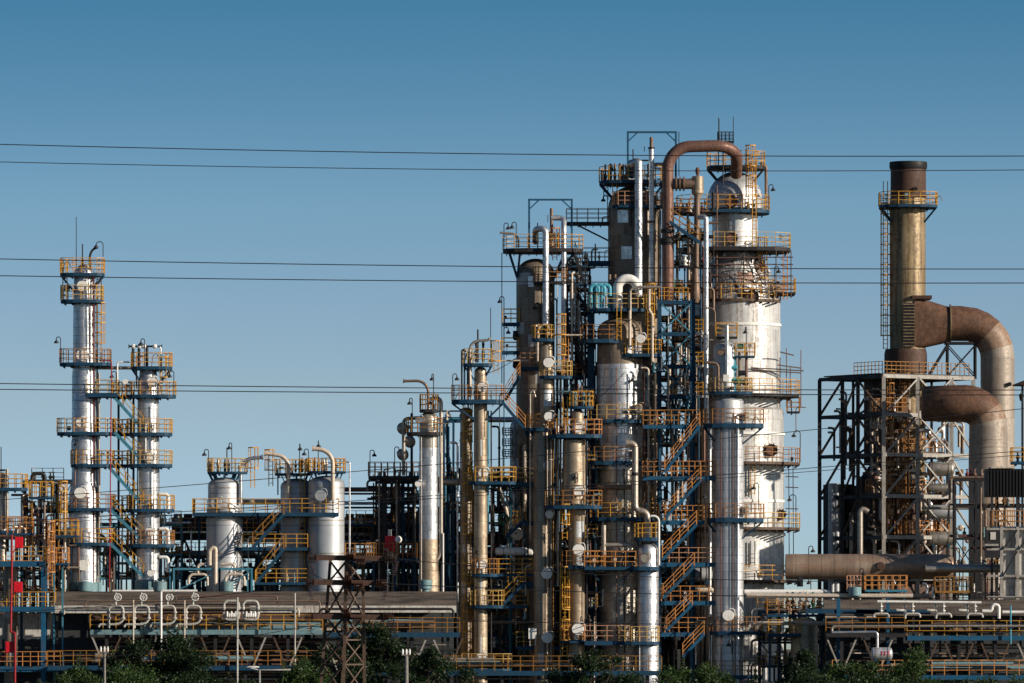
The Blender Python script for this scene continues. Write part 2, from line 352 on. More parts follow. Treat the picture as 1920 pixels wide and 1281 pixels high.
def rack(t,xs,ys,dd,d0=0,mat='blue',w=5,seed=1,np_=3,vp=6,brace=0,rm='yellow',rails=(),pr=(1,3.2),mats=RP,base=None,junk=0,deck=()):
    rng=random.Random(seed); bot=base if base is not None else t.gy
    for x in xs:
        for d in (d0,d0+dd): t.p('post',mat).bar((x,d,ys[0]),(x,d,bot),w)
    for y in ys:
        bm=t.p('beam',mat)
        for d in (d0,d0+dd): bm.bar((xs[0]-w/2,d-.3,y),(xs[-1]+w/2,d-.3,y),w*.7,w*1.0)
        for x in xs: bm.bar((x,d0,y+.3),(x,d0+dd,y+.3),w*.7,w*.9)
    if brace:
        b=t.p('brace',mat)
        for i in range(len(xs)-1):
            for j in range(len(ys)-1):
                if rng.random()<brace:
                    b.bar((xs[i],d0-.5,ys[j]),(xs[i+1],d0-.5,ys[j+1]),w*.5); 
                    if rng.random()<.6: b.bar((xs[i],d0+1,ys[j+1]),(xs[i+1],d0+1,ys[j]),w*.5)
    for y in deck: t.p('walkway',mat).slab(rect(xs[0]-6,xs[-1]+6,d0-8,d0+dd),y-w*.6-2.5,2)
    X0,X1=xs[0]-rng.uniform(0,20),xs[-1]+rng.uniform(0,20)
    for y in ys:
        for i in range(np_):
            r=rng.uniform(*pr); d=d0+dd*(i+.5)/np_; a=X0+(rng.uniform(0,.3)*(X1-X0) if rng.random()<.4 else 0); b=X1-(rng.uniform(0,.3)*(X1-X0) if rng.random()<.4 else 0)
            yy=y-w*.5-r-.5; q=rng.uniform(10,45); pts=[(a,d,yy),(b,d,yy)]
            if rng.random()<.5: pts=[(a,d,yy+q)]+pts
            if rng.random()<.5: pts=pts+[(b,d,yy-q*rng.choice((-1,1)))]
            t.p('pipe',rng.choice(mats)).tube(pts,r,8,bend=r*3,bn=4)
    for i in range(int(vp*1.4)):
        x=rng.uniform(xs[0],xs[-1]); r=rng.uniform(pr[0],pr[1]*.9); d=d0+rng.uniform(-8,dd); y0=rng.uniform(ys[0],ys[-1]-5) if len(ys)>1 else ys[0]; y1=y0+rng.uniform(40,200)
        pts=[(x,d,y0),(x,d,min(y1,bot))]
        if rng.random()<.5: pts=[(x+rng.choice((-1,1))*rng.uniform(8,40),d,y0)]+pts
        m=t.p('pipe',rng.choice(mats)).tube(pts,r,8,bend=r*3,bn=4)
        if rng.random()<.6: m.lathe((x,d,0),[(y0+14,r*1.7),(y0+18,r*1.7)],10); 
    for i in range(int(junk*1.7)):
        x=rng.uniform(xs[0],xs[-1]); y=rng.choice(ys); d=d0+rng.uniform(-4,dd*.7); r=rng.uniform(2.5,5.5)
        m=t.p('valve',rng.choice(mats+['red_dark','green','teal_pale','white']))
        yb=y-w*.6
        m.lathe((x,d,0),[(yb,r*.9),(yb-2,r*.9),(yb-2.5,r*.5),(yb-5,r*.5),(yb-7,r),(yb-10,r),(yb-12,r*.4),(yb-17,r*.35),(yb-17.1,r*.9),(yb-18.3,r*.9)],10)
    for (a,b,y) in rails:
        q=t.p('railing',rm); q.rail([(a,d0-8),(b,d0-8)],y-w*.5,25,18,closed=False)
    return t
def drum(name,label,cat,x0,x1,y,r,Y,mat,d=0,group=None,ends=True,legs=True):
    t=T(name,label,cat,(x0+x1)/2,y+r+5,Y,group); L=(x1-x0)/2; cx=(x0+x1)/2; e=min(r*.45,L*.3)
    pr=[(-L+e-e*cos(i/6*pi/2),r*sin(i/6*pi/2)) for i in range(7)]; pr=pr+[(-a,b) for a,b in pr[::-1]]
    t.p('shell',mat).lathe((cx,d,y),pr,28,'x')
    for xx in (-L*.55,L*.55):
        t.p('flange_band','alu_old').lathe((cx+xx,d,y),[(-.9,r*1.02),(-.9,r*1.05),(.9,r*1.05),(.9,r*1.02)],28,'x',False)
        if legs: t.p('saddle','blue').box(cx+xx-2,cx+xx+2,d-r*.7,d+r*.7,y+r*.75,y+r+5)
    return t
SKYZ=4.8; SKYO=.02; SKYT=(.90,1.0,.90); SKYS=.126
# ------------------------------------------------------------------ ground and site
t=T('ground','','',960,None,0,single='ground',kind='structure')
g=t.m; GX=60000; g.slab(rect(960-GX,960+GX,-11600,90000),t.gy,20)
# ------------------------------------------------------------------ LEFT: two silver towers
t=T('distillation_column','tall slim silver column at far left with lightning rod on its crown platform','column',158,None,0)
shell(t,158,dome(510,19,8)+[(560,20.5),(690,21.5),(705,23),(905,23.5),(925,28.5),(t.gy,29)],'silver')
for a,b in ((688,1.5),(905,1.2),(1060,1.2)): t.p('ring_band','alu').lathe((158,0,0),[(a,26),(a+b,26)] if a<900 else [(a,29.6),(a+b,29.6)],36,cap=False)
plat(t,113,196,513,0,30,h=28,br=(158,19),sp=17); plat(t,114,194,563,0,32,h=27,sp=17); plat(t,112,208,681,0,34,h=26,sp=19)
plat(t,107,216,811,0,34,h=26); plat(t,133,214,871,0,34,h=26); plat(t,113,216,953,0,36,h=26); plat(t,128,216,1018,0,36,h=26)
plat(t,165,222,738,-4,30,'r',th=8,h=25)
manhole(t,156,538,11,-22); manhole(t,156,667,12,-24); manhole(t,153,793,9,-25); manhole(t,152,925,11,-31); manhole(t,158,1060,11,-32)
ladder(t,186,-6,590,681,R(25)); ladder(t,122,-4,514,563,0,cage=False); ladder(t,186,-6,535,563,R(25),cage=False)
vpipe(t,143,407,512,.7,'dark_steel',0,'lightning_rod',6); vpipe(t,155,458,510,1.2,'dark_steel',-6,'vent_pipe')
pipe(t,[(169,-10,510),(169,-10,478),(176,-10,466),(184,-10,465)],2.2,'dark_steel',12,'vent_pipe')
lamp(t,194,482,28,-13,-12); pipe(t,[(147,0,510),(147,0,500),(165,0,498),(165,0,520)],2.6,'alu_old',5)
vpipe(t,177,520,1100,1.3,'red_dark',-22); vpipe(t,183,560,1080,1.6,'dark_steel',-14); vpipe(t,171,520,700,1,'dark_steel',-24); vpipe(t,187,700,1000,1.8,'alu_old',-18)
t.p('junction_box','dark_steel').box(122,132,-20,-10,535,546)
t.p('base_ring','teal_pale').lathe((158,0,0),[(1092,32),(1112,32)],36)
t=T('distillation_column','shorter slim silver column beside the tall left one, valves crossing its top','column',278,None,0)
shell(t,278,dome(695,16,7)+[(708,17),(712,19.5),(748,20),(900,21.5),(955,21.5),(t.gy,21)],'silver')
plat(t,246,323,688,0,30,h=26,br=(278,19)); plat(t,236,330,741,0,33,h=25); 
for y in (812,871,955,1021): plat(t,238,323 if y<900 else 327,y,0,34,h=26)
manhole(t,286,718,10,-24); manhole(t,281,859,10,-25); manhole(t,282,998,9,-25); manhole(t,150+134,1075,7,-23)
for x in (250,261,276): 
    m=vpipe(t,x,648,692,2.6,'dark_steel',-8)
for x in (251,262,270,291): t.p('valve','white').lathe((x,-10,650),[(-4,2),(-2,4.5),(2,4.5),(4,2)],14,'d')
t.p('header_pipe','dark_steel').tube([(243,-9,650),(303,-9,650)],1.8,8); t.p('hand_wheel','dark_steel').lathe((242,-9,650),[(-.6,4),(.6,4)],12,'x'); t.p('hand_wheel','dark_steel').lathe((304,-9,650),[(-.6,4),(.6,4)],12,'x')
pipe(t,[(298,-12,650),(302,-12,650),(302,-12,735)],1.4,'alu',4)
lamp(t,272,688,52,-7,-14); ladder(t,308,-10,692,741,R(20)); vpipe(t,290,760,1100,1.2,'silver_old' if 0 else 'alu_old',-24)
t.p('base_ring','teal_pale').lathe((278,0,0),[(1088,24),(1112,24)],30)
for y in (930,995,1048): pipe(t,[(300,-12,y-3),(316,-12,y-3),(316,-12,y+25)],3.2,'white',6)
FL=[('topmost stair flight between the two left silver columns',212,742,270,808),('second stair flight down between the two left silver columns',217,812,270,868),('third stair flight down between the two left silver columns',202,873,270,949),('fourth stair flight down between the two left silver columns',208,956,268,1014),('lowest stair flight between the two left silver columns',210,1021,270,1082)]
for l,a,b,c,d in FL: stairs(l,a,b,c,d,0,-14,20,'teal','yellow','stair flights of the left column pair')
t=T('landing_tower','dark post frame and landings joining the two left silver columns','frame',235,None,.6)
for x in (222,250): 
    for d in (-8,18): t.p('post','blue').bar((x,d,735),(x,d,t.gy),2.6)
for y in (742,812,871,955,1021): plat(t,212,246,y,2,16,'r',h=25,mat='blue')
solo('pipe','alu_old','thin horizontal pipe joining the tops of the two left columns','pipe',[(180,0,690),(262,0,690)],3.2,0.9)
solo('pipe','white','white pipe bending up onto the shorter left column','pipe',[(246,0,679),(220,0,679),(220,0,738)],1.6,-.6,4)
t=solo('pipe','red_dull','thin red riser pipe hanging between the two left columns','pipe',[(186,0,676),(209,0,676),(207,0,900),(205,0,1105)],1.1,-1.1,3)
t=T('flow_meter','small square gauge on an orange stand between the left columns','gauge',235,742,-1)
t.p('gauge_head','white').lathe((235,0,716),[(-3,5),(3,5),(3.1,3)],14,'d'); t.p('post','orange').bar((235,0,720),(235,0,742),1.5)
# ------------------------------------------------------------------ FAR LEFT corner unit
t=T('process_structure','blue beam frame in the far left corner with orange railed decks','frame',60,None,-7)
for x in (-14,82):
    for d in (-10,60): t.p('post','blue_bright').bar((x,d,1056 if d<0 else 1000),(x,d,t.gy),8.5 if d<0 else 5)
t.p('post','blue').bar((36,60,1056),(36,60,t.gy),5)
for y,x1 in ((1058,86),(1143,103),(1255,119)):
    t.p('beam','blue_bright').box(-30,x1,-16,-8,y-5,y+5); t.p('beam','blue_bright').box(-30,x1,54,60,y-4,y+4)
    p=t.p('platform','blue'); p.slab(rect(-30,x1-1,-15,58),y-5.5,3)
    t.p('railing','yellow' if y!=1255 else 'orange',p).rail([(-30,-14),(x1-2,-14),(x1-2,50)],y-6,27,14,closed=False)
for (a,b,y0,m) in ((14,62,1000,'orange'),(100,146,1004,'yellow'),(96,128,1056,'orange'),(55,98,932,'yellow')):
    p=t.p('platform','blue'); p.slab(rect(a,b,-10,34),y0,4); t.p('railing',m,p).rail(rect(a,b,-9,33),y0,29,11)
for x in (101,117): t.p('post','teal').bar((x,5,1056),(x,5,t.gy),3)
for x in (60,96,110): t.p('post','yellow_dim').bar((x,0,900),(x,0,1056),2.4)
rng=random.Random(5)
for i in range(16):
    x=rng.uniform(30,125); y0=rng.uniform(900,1010); x2=x+rng.uniform(-30,30); y1=rng.uniform(1000,1060)
    t.p('pipe',rng.choice(['brown_pipe','alu_old','dark_steel','rust_pipe','cream_pipe'])).tube([(x2,rng.uniform(5,40),y0),(x,20,y0),(x,20,y1)],rng.uniform(1.2,3),8,bend=7)
ladder(t,95,-12,1000,1100,0,mat='orange'); ladder(t,118,-4,925,1005,0,mat='yellow')
rack(T('pipe_rack','cluttered small pipe rack behind the blue corner frame','pipe rack',80,None,1),[45,75,105,135],[905,960,1020,1085],40,0,'dark_steel',3.5,11,4,14,.4,'yellow',[(40,140,960),(60,120,905),(90,150,1020)],(1,2.6),['brown_pipe','alu_old','dark_steel','rust_pipe','alu'],None,22)
t=T('distillation_column','thin dark column cut by the left edge of the photo','column',4,None,-1)
shell(t,4,dome(890,8,4)+[(t.gy,9)],'silver_old'); plat(t,-22,52,915,0,18,h=26,mat='blue'); plat(t,-20,60,995,0,20,h=26,rm='orange'); vpipe(t,2,838,890,.9,'dark_steel',0); 
t.p('pipe','dark_steel').tube([(-4,-8,882),(10,-8,882)],1.8,8)
vpipe(t,14,880,990,3,'alu_old',-10)
t=T('riser_column','tan cylindrical column standing inside the blue corner frame','column',20,None,-6)
shell(t,20,dome(1056,12,4)+[(t.gy,12.5)],'brown_clad')
solo('pipe','dark_steel','dark hooked pipe loop above the far left deck','pipe',[(60,0,900),(60,0,888),(84,0,888),(84,0,935)],3.6,-.5,8)
solo('pipe','alu_old','silvery pipe running from the dark loop toward the tall left column','pipe',[(80,0,930),(80,0,906),(136,0,905)],2.6,0,6)
solo('pipe','red_dull','red standpipe jogging down in front of the tan left column','pipe',[(22,0,1003),(22,0,1060),(20,0,1185),(28,0,1187),(28,0,1300)],2.2,-8.5,3)
for (x0,x1,y0,y1,l) in ((28,43,1007,1028,'upper red cabinet on the far left frame'),(26,42,1091,1111,'middle red cabinet on the far left frame'),(10,27,1203,1224,'lowest red cabinet near the bottom left corner')):
    t=T('red_cabinet',l,'cabinet',(x0+x1)/2,y1,-8.2,'red equipment cabinets on the left frame')
    t.p('cabinet_body','red').box(x0,x1,-4,4,y0,y1); t.p('door','red').box(x0+1,x1-1,-5,-4.2,y0+1,y1-1); t.p('arm','red').bar((x0+2,0,y1),(x0-8,4,y1+14),1.6)
# ------------------------------------------------------------------ LEFT-MIDDLE: three grey tanks
def vessel(label,cx,r,ytop,mat,Y,low=None,grp=None):
    t=T('process_vessel',label,'tank',cx,None,Y,grp)
    pr=dome(ytop+15,r,15); pr+=([(low[0],r),(low[0]+12,low[1])] if low else [])+[(t.gy,low[1] if low else r)]
    shell(t,cx,pr,mat); rr=lambda y: (low[1] if low and y>low[0]+5 else r)+.7
    for y in (915,976,1038): t.p('ring_band','alu_old').lathe((cx,0,0),[(y-1,rr(y)),(y+1,rr(y))],40,cap=False)
    return t
t=vessel('leftmost grey domed tank, standing apart from the pair',421,31,895,'grey_tank',1,(950,34))
p=plat(t,389,464,885,0,32,h=25,mat='blue',th=4,sp=12)
for a in range(10):
    th=a/10*2*pi; t.p('bracket','blue_bright').bar((421+30*sin(th),-28*cos(th),888),(421+22*sin(th),-20*cos(th),902),2)
manhole(t,407,944,11,-34,'grey_tank'); ladder(t,474,-8,862,915,R(20),mat='yellow'); 
pipe(t,[(452,-20,945),(452,-20,862),(493,-20,858)],3.6,'alu',22,'vent_pipe',fl=[(493,-20,858,'x')])
lamp(t,435,885,54,-5,-10); vpipe(t,426,840,885,1.1,'dark_steel',-12,'vent_pipe')
t2=vessel('middle grey domed tank, half hidden behind the front one',556,30,897,'grey_tank',2.2)
plat(t2,515,582,888,0,28,h=26,th=4,sp=12)
pipe(t2,[(542,-34,945),(542,-34,857),(498,-34,851)],3.8,'cream_pipe',20,'vent_pipe',fl=[(498,-34,851,'x')]); lamp(t2,562,885,52,1,-8); ladder(t2,508,-6,866,912,-R(20)); ladder(t2,568,-30,890,1110,0,cage=False)
t3=vessel('rightmost grey domed tank, widest and nearest, behind the lattice pylon',612,34,892,'grey_tank',.8)
plat(t3,576,648,884,0,34,h=24,th=4,sp=12); manhole(t3,602,930,11,-36,'grey_tank'); lamp(t3,597,885,58,.5,-10)
pipe(t3,[(625,-38,938),(625,-38,848),(588,-38,842)],4,'cream_pipe',22,'vent_pipe',fl=[(588,-38,842,'x')])
pipe(t3,[(640,-10,867),(656,-10,867),(656,-10,1045)],1.5,'alu',3)
for tt,c in ((t,421),(t2,556),(t3,612)):
    rng=random.Random(c)
    for i in range(7):
        x=c+rng.uniform(-26,26); y=rng.uniform(866,874); m=tt.p('relief_valve',rng.choice(['brown_pipe','yellow_dim','dark_steel','alu_old'])); d=rng.uniform(-20,10)
        m.lathe((x,d,0),[(886,1.6),(880,2.6),(878,1.2),(y,3),(y-5,1.3),(y-9,1.2)],8)
    for s in (0,):
        for a in range(8):
            th=a/8*2*pi; tt.p('bracket','blue_bright').bar((c+30*sin(th),-30*cos(th),888),(c+23*sin(th),-22*cos(th),903),2)
t=T('access_platform','long navy deck wrapping round the three grey tanks at mid height','platform',500,None,1.2)
plat(t,363,636,962,6,52,'r',th=7,h=26,sp=22); plat(t,435,578,1027,8,40,'r',th=6,h=25); plat(t,480,578,1092,8,38,'r',th=5,h=25)
for x in (372,436,484,520): t.p('post','blue').bar((x,30,962),(x,30,t.gy),4)
stairs('navy stair flight from the tank deck down left','x' and 532,968,472,1025,-1.6,0,20,'blue','yellow_dim','navy tank stairs') if 0 else None
stairs('upper navy stair flight beside the middle grey tank',532,965,474,1027,-1.2,0,20,'blue','yellow_dim','navy tank stairs')
stairs('lower navy stair flight beside the middle grey tank',532,1030,482,1092,-1.2,0,20,'blue','yellow_dim','navy tank stairs')
solo('pipe','cream_pipe','thick upright pipe with rounded top before the leftmost grey tank','pipe',[(393,0,1060),(393,0,1030),(404,0,1026),(404,0,1400)],4.2,-2,6)
for x,l in ((371,'left'),(440,'right')):
    t=T('pipe_manifold','inverted U beige pipe pair '+l+' of the thick upright pipe','pipe',x,1112,-1.9,'beige U pipe pairs')
    t.p('pipe','cream_pipe').tube([(x-17,0,1095),(x-17,0,1077),(x+18,0,1077),(x+18,0,1098)],2.7,10,bend=9); t.p('pipe','cream_pipe').tube([(x,0,1077),(x,0,1058),(x+(12 if x<400 else -25),0,1058)],2.7,10,bend=6)
for (x0,x1,l) in ((326,412,'left'),(412,472,'right')): 
    t=T('equipment_stand','low teal braced frame at the roof edge, '+l+' one below the leftmost tank','frame',(x0+x1)/2,None,-2,'low teal frames')
    for x in (x0,x1): t.p('post','teal').bar((x,0,1066),(x,0,t.gy),3.5); t.p('post','teal').bar((x-8,14,1066),(x-8,14,1112),2.5)
    t.p('beam','teal').bar((x0,0,1067),(x1,0,1067),3,4); t.p('brace','teal').bar((x0,0,1110),(x1,0,1070),2)
for i,(x,l) in enumerate(((160,'teal grey drum under the tall left column'),(300,'teal grey drum under the shorter left column'),(425,'teal grey drum under the leftmost grey tank'))):
    t=T('small_drum',l,'drum',x,None,-2,'teal grey drums on the roof line'); t.p('shell','teal_pale').lathe((x,0,0),[(1090,1),(1091,13),(1108,13),(1112,9)],24); t.p('leg','dark_steel').box(x-3,x+3,-2,2,1108,t.gy)
rack(T('pipe_rack','low dark equipment row behind the feet of the grey tanks','pipe rack',540,None,5),[330,380,430,480,530,580,640],[1045,1085,1120],50,0,'dark_steel',4,57,5,30,.3,'yellow_dim',[(330,640,1045)],(1.5,6),['dark_steel','brown_pipe','teal_pale','rust_pipe','blue','dark_steel','green','red_dark'],None,60,(1085,))
rack(T('pipe_rack','blue framed pipe tangle between the grey tanks and the silver clad column','pipe rack',780,None,7.5),[655,700,745,790,835,880],[985,1020,1060,1095],50,0,'blue',4,93,5,26,.35,'yellow_dim',[(650,880,985),(650,880,1060)],(1.5,5.5),['dark_steel','brown_pipe','alu','alu_old','cream_pipe','rust_pipe','blue','teal'],None,60,(1020,))
rack(T('pipe_rack','upper dark pipe tangle left of the silver clad column','pipe rack',745,None,8.5),[705,735,765,795],[905,940,972],40,0,'dark_steel',3.5,94,4,16,.3,'yellow_dim',[(700,795,940)],(1,4),['dark_steel','brown_pipe','alu','alu_old','rust_pipe','blue'],None,24)
# air cooler behind the tanks
t=T('air_cooler_bank','long dark fan deck on angled legs behind the grey tanks','air cooler',540,None,12)
b=t.p('fan_box','dark_steel'); b.box(322,786,0,90,970,996)
for i in range(24): t.p('fan_stack','black').lathe((332+i*19,30,0),[(963,8),(971,8.5)],14,cap=True)
p=t.p('walkway','yellow_dim'); p.slab(rect(318,790,-12,0),998,3)
t.p('railing','orange',p).rail([(318,-12),(790,-12)],998,26,12,closed=False); t.p('beam','dark_steel').box(318,790,0,90,1001,1012)
for x in range(345,790,62):
    for s in (-1,1): t.p('leg','dark_steel').bar((x,20,1012),(x+s*22,20,1060),4); 
    t.p('leg','dark_steel').bar((x,20,1055),(x,20,t.gy),6)
t.p('walkway','dark_steel').slab(rect(318,790,-5,40),1062,4); t.p('railing','yellow').rail([(318,-5),(790,-5)],1061,24,14,closed=False)
rng=random.Random(9)
for i in range(34):
    x=rng.uniform(330,780); t.p('motor',rng.choice(['teal_pale','green','brown_pipe','alu_old','red_dark'])).lathe((x,-4,rng.choice((985,1052,1080,1100))),[(-5,1),(-4.5,3.4),(4,3.4),(5,1)],10,'x')
for (y,r,m,l,x0,x1) in ((918,4.5,'rust_pipe','maroon pipe run, upper one right of the grey tanks',645,782),(926,2,'rust_pipe','slim maroon pipe just under the thick maroon one',645,790),(944,3,'alu','pale pipe run right of the grey tanks',640,800),(952,2,'dark_steel','thin dark pipe under the pale run',640,800),(1003,3,'cream_pipe','cream pipe crossing above the orange railing',640,712),(1016,7,'dark_steel','thick dark pipe over the orange railed deck',640,800),(941,5,'cream_pipe','cream pipe run between the leftmost and middle tanks',448,545),(1013,4,'cream_pipe','low cream pipe behind the tank stairs',450,540)):
    t=solo('pipe',m,l,'pipe',[(x0,0,y),(x1,0,y)],r,10)
# ------------------------------------------------------------------ MIDDLE-LEFT column and exchangers
t=T('distillation_column','silver clad column with brown hooked vent pipe, right of the grey tanks','column',804,None,0)
shell(t,804,dome(785,17.5,12)+[(840,18)],'silver_old'); shell(t,804,[(840,18),(1012,18)],'silver',name='cladding'); shell(t,804,[(1012,18),(1062,18),(1082,19.5),(t.gy,20)],'tan_clad',name='skirt')
plat(t,762,830,811,0,30,h=27,mat='dark_steel',rm='yellow_dim'); plat(t,787,822,768,0,18,h=28,mat='dark_steel',rm='yellow_dim',sp=9)
pipe(t,[(804,0,772),(804,0,747),(827,-6,747),(827,-6,1040),(804,-10,1068)],3.6,'alu_old',9)
pipe(t,[(803,-6,760),(803,-6,714),(757,-6,715)],2.6,'brown_pipe',22,'vent_pipe',fl=[(757,-6,715,'x')]); lamp(t,813,768,66,-3,-10); lamp(t,773,811,64,-5,-6)
vpipe(t,790,820,1110,1.3,'alu_old',-24); manhole(t,786,788,7,-20,'alu'); manhole(t,784,908,6,-22,'white'); vpipe(t,831,1000,1200,1.6,'white',-10)
t=T('surge_pot','squat grey pot at the foot of the silver clad column','drum',798,None,-2); t.p('shell','teal_pale').lathe((798,0,0),[(1087,1),(1088,12),(1104,12),(1105,7),(t.gy,7)],24)
t=T('exchanger_structure','dark railed exchanger deck left of the silver clad column','frame',745,None,5)
plat(t,691,786,893,10,34,'r',th=6,h=26,mat='dark_steel',rm='yellow_dim',sp=12)
for x in (720,748,775): t.p('post','dark_steel').bar((x,10,897),(x,10,t.gy),9 if x==720 else 5)
for x,y in ((755,803),(755,852),(768,828)): t.p('exchanger_shell','alu_old').lathe((x,0,y),[(-10,2),(-8,8),(-4,11),(40,11)],20,'d')
pipe(t,[(757,-12,892),(757,-12,786),(786,-12,784)],3.5,'alu_old',8); vpipe(t,772,775,900,2.5,'blue',-5); vpipe(t,742,880,893,1,'dark_steel'); lamp(t,740,893,55,8,0)
lamp(t,700,893,4,0,0)
for i in range(8): vpipe(t,700+i*11,905,1100,1.5+i%3,('dark_steel','alu_old','blue')[i%3],20)
for (x0,x1,l) in ((566,690,'dark cross pipe over the orange railing behind the pylon'),): solo('pipe','dark_steel',l,'pipe',[(x0+60,0,1046),(x1+95,0,1046)],3,8)
t=T('pump_deck','orange railed deck between the widest grey tank and the silver clad column','platform',722,1125,2)
plat(t,648,782,1047,8,26,'r',th=5,h=28,mat='blue',rm='orange',sp=9); plat(t,688,706,1046,-16,6,'r',th=5,h=28,mat='blue',rm='orange',sp=5)
for x in (660,700,740,778): t.p('post','blue').bar((x,20,1050),(x,20,t.gy),4)
t=T('red_tank','bright red box tank with white ball beside it on the orange railed deck','tank',731,1047,2.2)
t.p('tank_body','red').box(722,740,-8,8,1005,1034); t.p('support','cream_pipe').box(727,736,-5,5,1034,1047); t.p('neck','white').lathe((731,0,0),[(993,3),(1005,3)],12); t.p('end_ball','white').lathe((747,-4,0),dome(1012,7,7,6)+[(1012+7*sin(i/6*pi/2),7*cos(i/6*pi/2)) for i in range(1,7)],20)
t=T('distillation_column','dark slim column with caged yellow ladder, left of the white-disc column','column',874,None,1.5)
shell(t,874,dome(770,11,6)+[(t.gy,12)],'brown_clad')
ladder(t,877,-18,775,855,0,10); ladder(t,877,-18,872,1030,0,10); ladder(t,877,-18,1060,1130,0,10); ladder(t,877,-18,1150,1290,0,10)
# pipes between 829-865
rack(T('pipe_rack','blue riser rack between the silver clad column and dark ladder column','pipe rack',845,None,6),[832,850,868],[790,905,960,1040],30,0,'blue',4,21,4,16,.2,'yellow_dim',[(828,870,905),(828,875,960)],(1.5,4),['blue','dark_steel','alu','alu_old','cream_pipe','teal'],None,14)
solo('pipe','alu_old','fat pale pipe crossing behind the dark ladder column','pipe',[(826,0,904),(888,0,904)],6.5,4); solo('pipe','alu','grey pipe crossing high behind the dark ladder column','pipe',[(824,0,787),(985,0,787)],5.2,7.5)
solo('pipe','alu','slim grey pipe just above the high grey crossing pipe','pipe',[(786,0,771),(880,0,771)],1.6,7)
# ------------------------------------------------------------------ COLUMN N
def ringcol(t,discs,Yd): 
    for x,y,r in discs: manhole(t,x,y,r,Yd)
t=T('distillation_column','slim beige column with white round covers and hooped pipes on top','column',901,None,0)
shell(t,901,dome(697,11.5,9)+[(760,12.5),(t.gy,13)],'tan_clad')
plat(t,868,924,682,0,22,h=27,br=(901,11)); plat(t,846,945,750,0,30,th=8,h=27,br=(901,12)); plat(t,878,968,903,0,26,h=27); plat(t,884,934,1076,0,26,h=28); plat(t,882,944,1135,0,26,h=28); plat(t,850,960,1254,0,30,th=8,h=28)
ringcol(t,[(904,727,9.5),(906,888,9.5),(902,1060,9),(902,1233,9.5)],-19)
for x,mt in ((866,'dark_steel'),(871,'blue'),(877,'dark_steel'),(883,'alu_old')): pipe(t,[(x,-8,760),(x,-8,672 if x>870 else 655),(x+8,-8,660)],1.8,mt,5)
pipe(t,[(881,-10,745),(881,-10,641),(918,-10,638),(918,-10,634)],2.6,'alu_old',16); vpipe(t,920,577,680,.8,'dark_steel',0,'lightning_rod',6); vpipe(t,896,618,680,1.6,'dark_steel',-4,'vent_pipe')
for x in (893,906): t.p('relief_valve','dark_steel').lathe((x,-6,0),[(680,2),(668,3.5),(660,3),(656,1.5),(645,3),(640,1)],10)
ladder(t,930,-4,662,700,0); vpipe(t,915,770,1000,2,'cyan_pipe',4); vpipe(t,921,770,1240,1.4,'dark_steel',2)
solo('pipe','cream_pipe','thin bare pipe reaching from the slim beige column to the tall brown one','pipe',[(915,0,677),(992,0,676)],1.6,.5)
stairs('steep stair from the beige column deck down right to the dark landing',940,752,985,806,-.3,0,18,'blue','orange','stairs near the slim beige column'); stairs('short stair rising right behind the slim beige column',948,750,975,705,2.5,0,18,'blue','orange','stairs near the slim beige column')
stairs('low stair rising right from the middle deck to the dark landing',945,1132,985,1092,0,-2,18,'blue','yellow','stairs near the slim beige column'); stairs('stair above the white vessel end, right of the slim beige column',948,1008,985,975,1.4,0,18,'blue','orange','stairs near the slim beige column')
t=T('link_platform','long railed link deck joining the slim beige column to the dark middle column','platform',990,None,.6)
plat(t,920,1046,905,4,18,'r',th=8,h=27); plat(t,985,1046,803,4,20,'r',th=14,h=26,mat='blue'); plat(t,985,1046,978,4,20,'r',th=7,h=25,rail=False); plat(t,914,1000,1076,4,18,'r',th=5,h=28); plat(t,920,990,1135,4,18,'r',th=6,h=26)
plat(t,986,1046,1092,2,20,'r',th=8,h=28); plat(t,968,1050,1212,2,24,'r',th=7,h=27,sp=14)
for x in (990,1042): t.p('post','dark_steel').bar((x,20,803),(x,20,t.gy),3)
t=T('junction_cabinet','pale box cabinet on the low railed deck of the dark middle column','cabinet',999,1212,-.8); t.p('cabinet_body','white').box(991,1006,-6,4,1178,1198); t.p('leg','white').box(993,994.5,-2,0,1198,1211); t.p('leg','white').box(1003,1004.5,-2,0,1198,1211)
# ------------------------------------------------------------------ COLUMN O tall brown
t=T('distillation_column','thick dark brown column under the blue gantry with two silver pipes','column',1004,None,5)
shell(t,1004,dome(515,36,30)+[(690,36),(t.gy,36)],'brown_clad')
plat(t,942,1094,468,0,48,th=7,h=26,mat='dark_steel'); 
for x,s in ((955,-1),(975,-1),(1060,1),(1078,1)): 
    for d in (-24,20): t.p('bracket','blue').bar((x,d,474),(1004+s*34,d*.8,522),4)
plat(t,1000,1064,530,-34,18,th=5,h=26,mat='dark_steel',rm='orange'); plat(t,942,974,606,-8,14,'r',h=26,rm='yellow'); plat(t,942,972,659,-8,14,'r',h=25,rm='yellow'); plat(t,975,1012,690,-20,22,'r',h=26,rm='orange')
for x in (992,1072):
    t.p('gantry_post','blue_bright').bar((x,-6,374),(x,-6,468),3.6); t.p('gantry_brace','blue_bright').bar((x,-6,393),(x+(18 if x<1000 else -18),-6,376),2.2)
t.p('gantry_beam','blue_bright').bar((990,-6.3,375),(1074,-6.3,375),3.4)
pipe(t,[(1004,-10,455),(1004,-42,432),(1023,-52,432),(1023,-52,612)],6,'silver',8,n=16); pipe(t,[(1033,-20,410),(1057,-20,410),(1057,-40,430),(1057,-40,690)],5,'silver',9,n=16)
vpipe(t,1034,392,465,3.2,'brown_pipe',-20,'relief_valve'); t.p('hand_wheel','dark_steel').lathe((1027,-20,411),[(-.6,7),(.6,7)],12,'x'); vpipe(t,1008,418,466,1,'dark_steel',0); pipe(t,[(972,-30,466),(972,-30,440),(937,-30,438)],2,'alu_old',14,'vent_pipe')
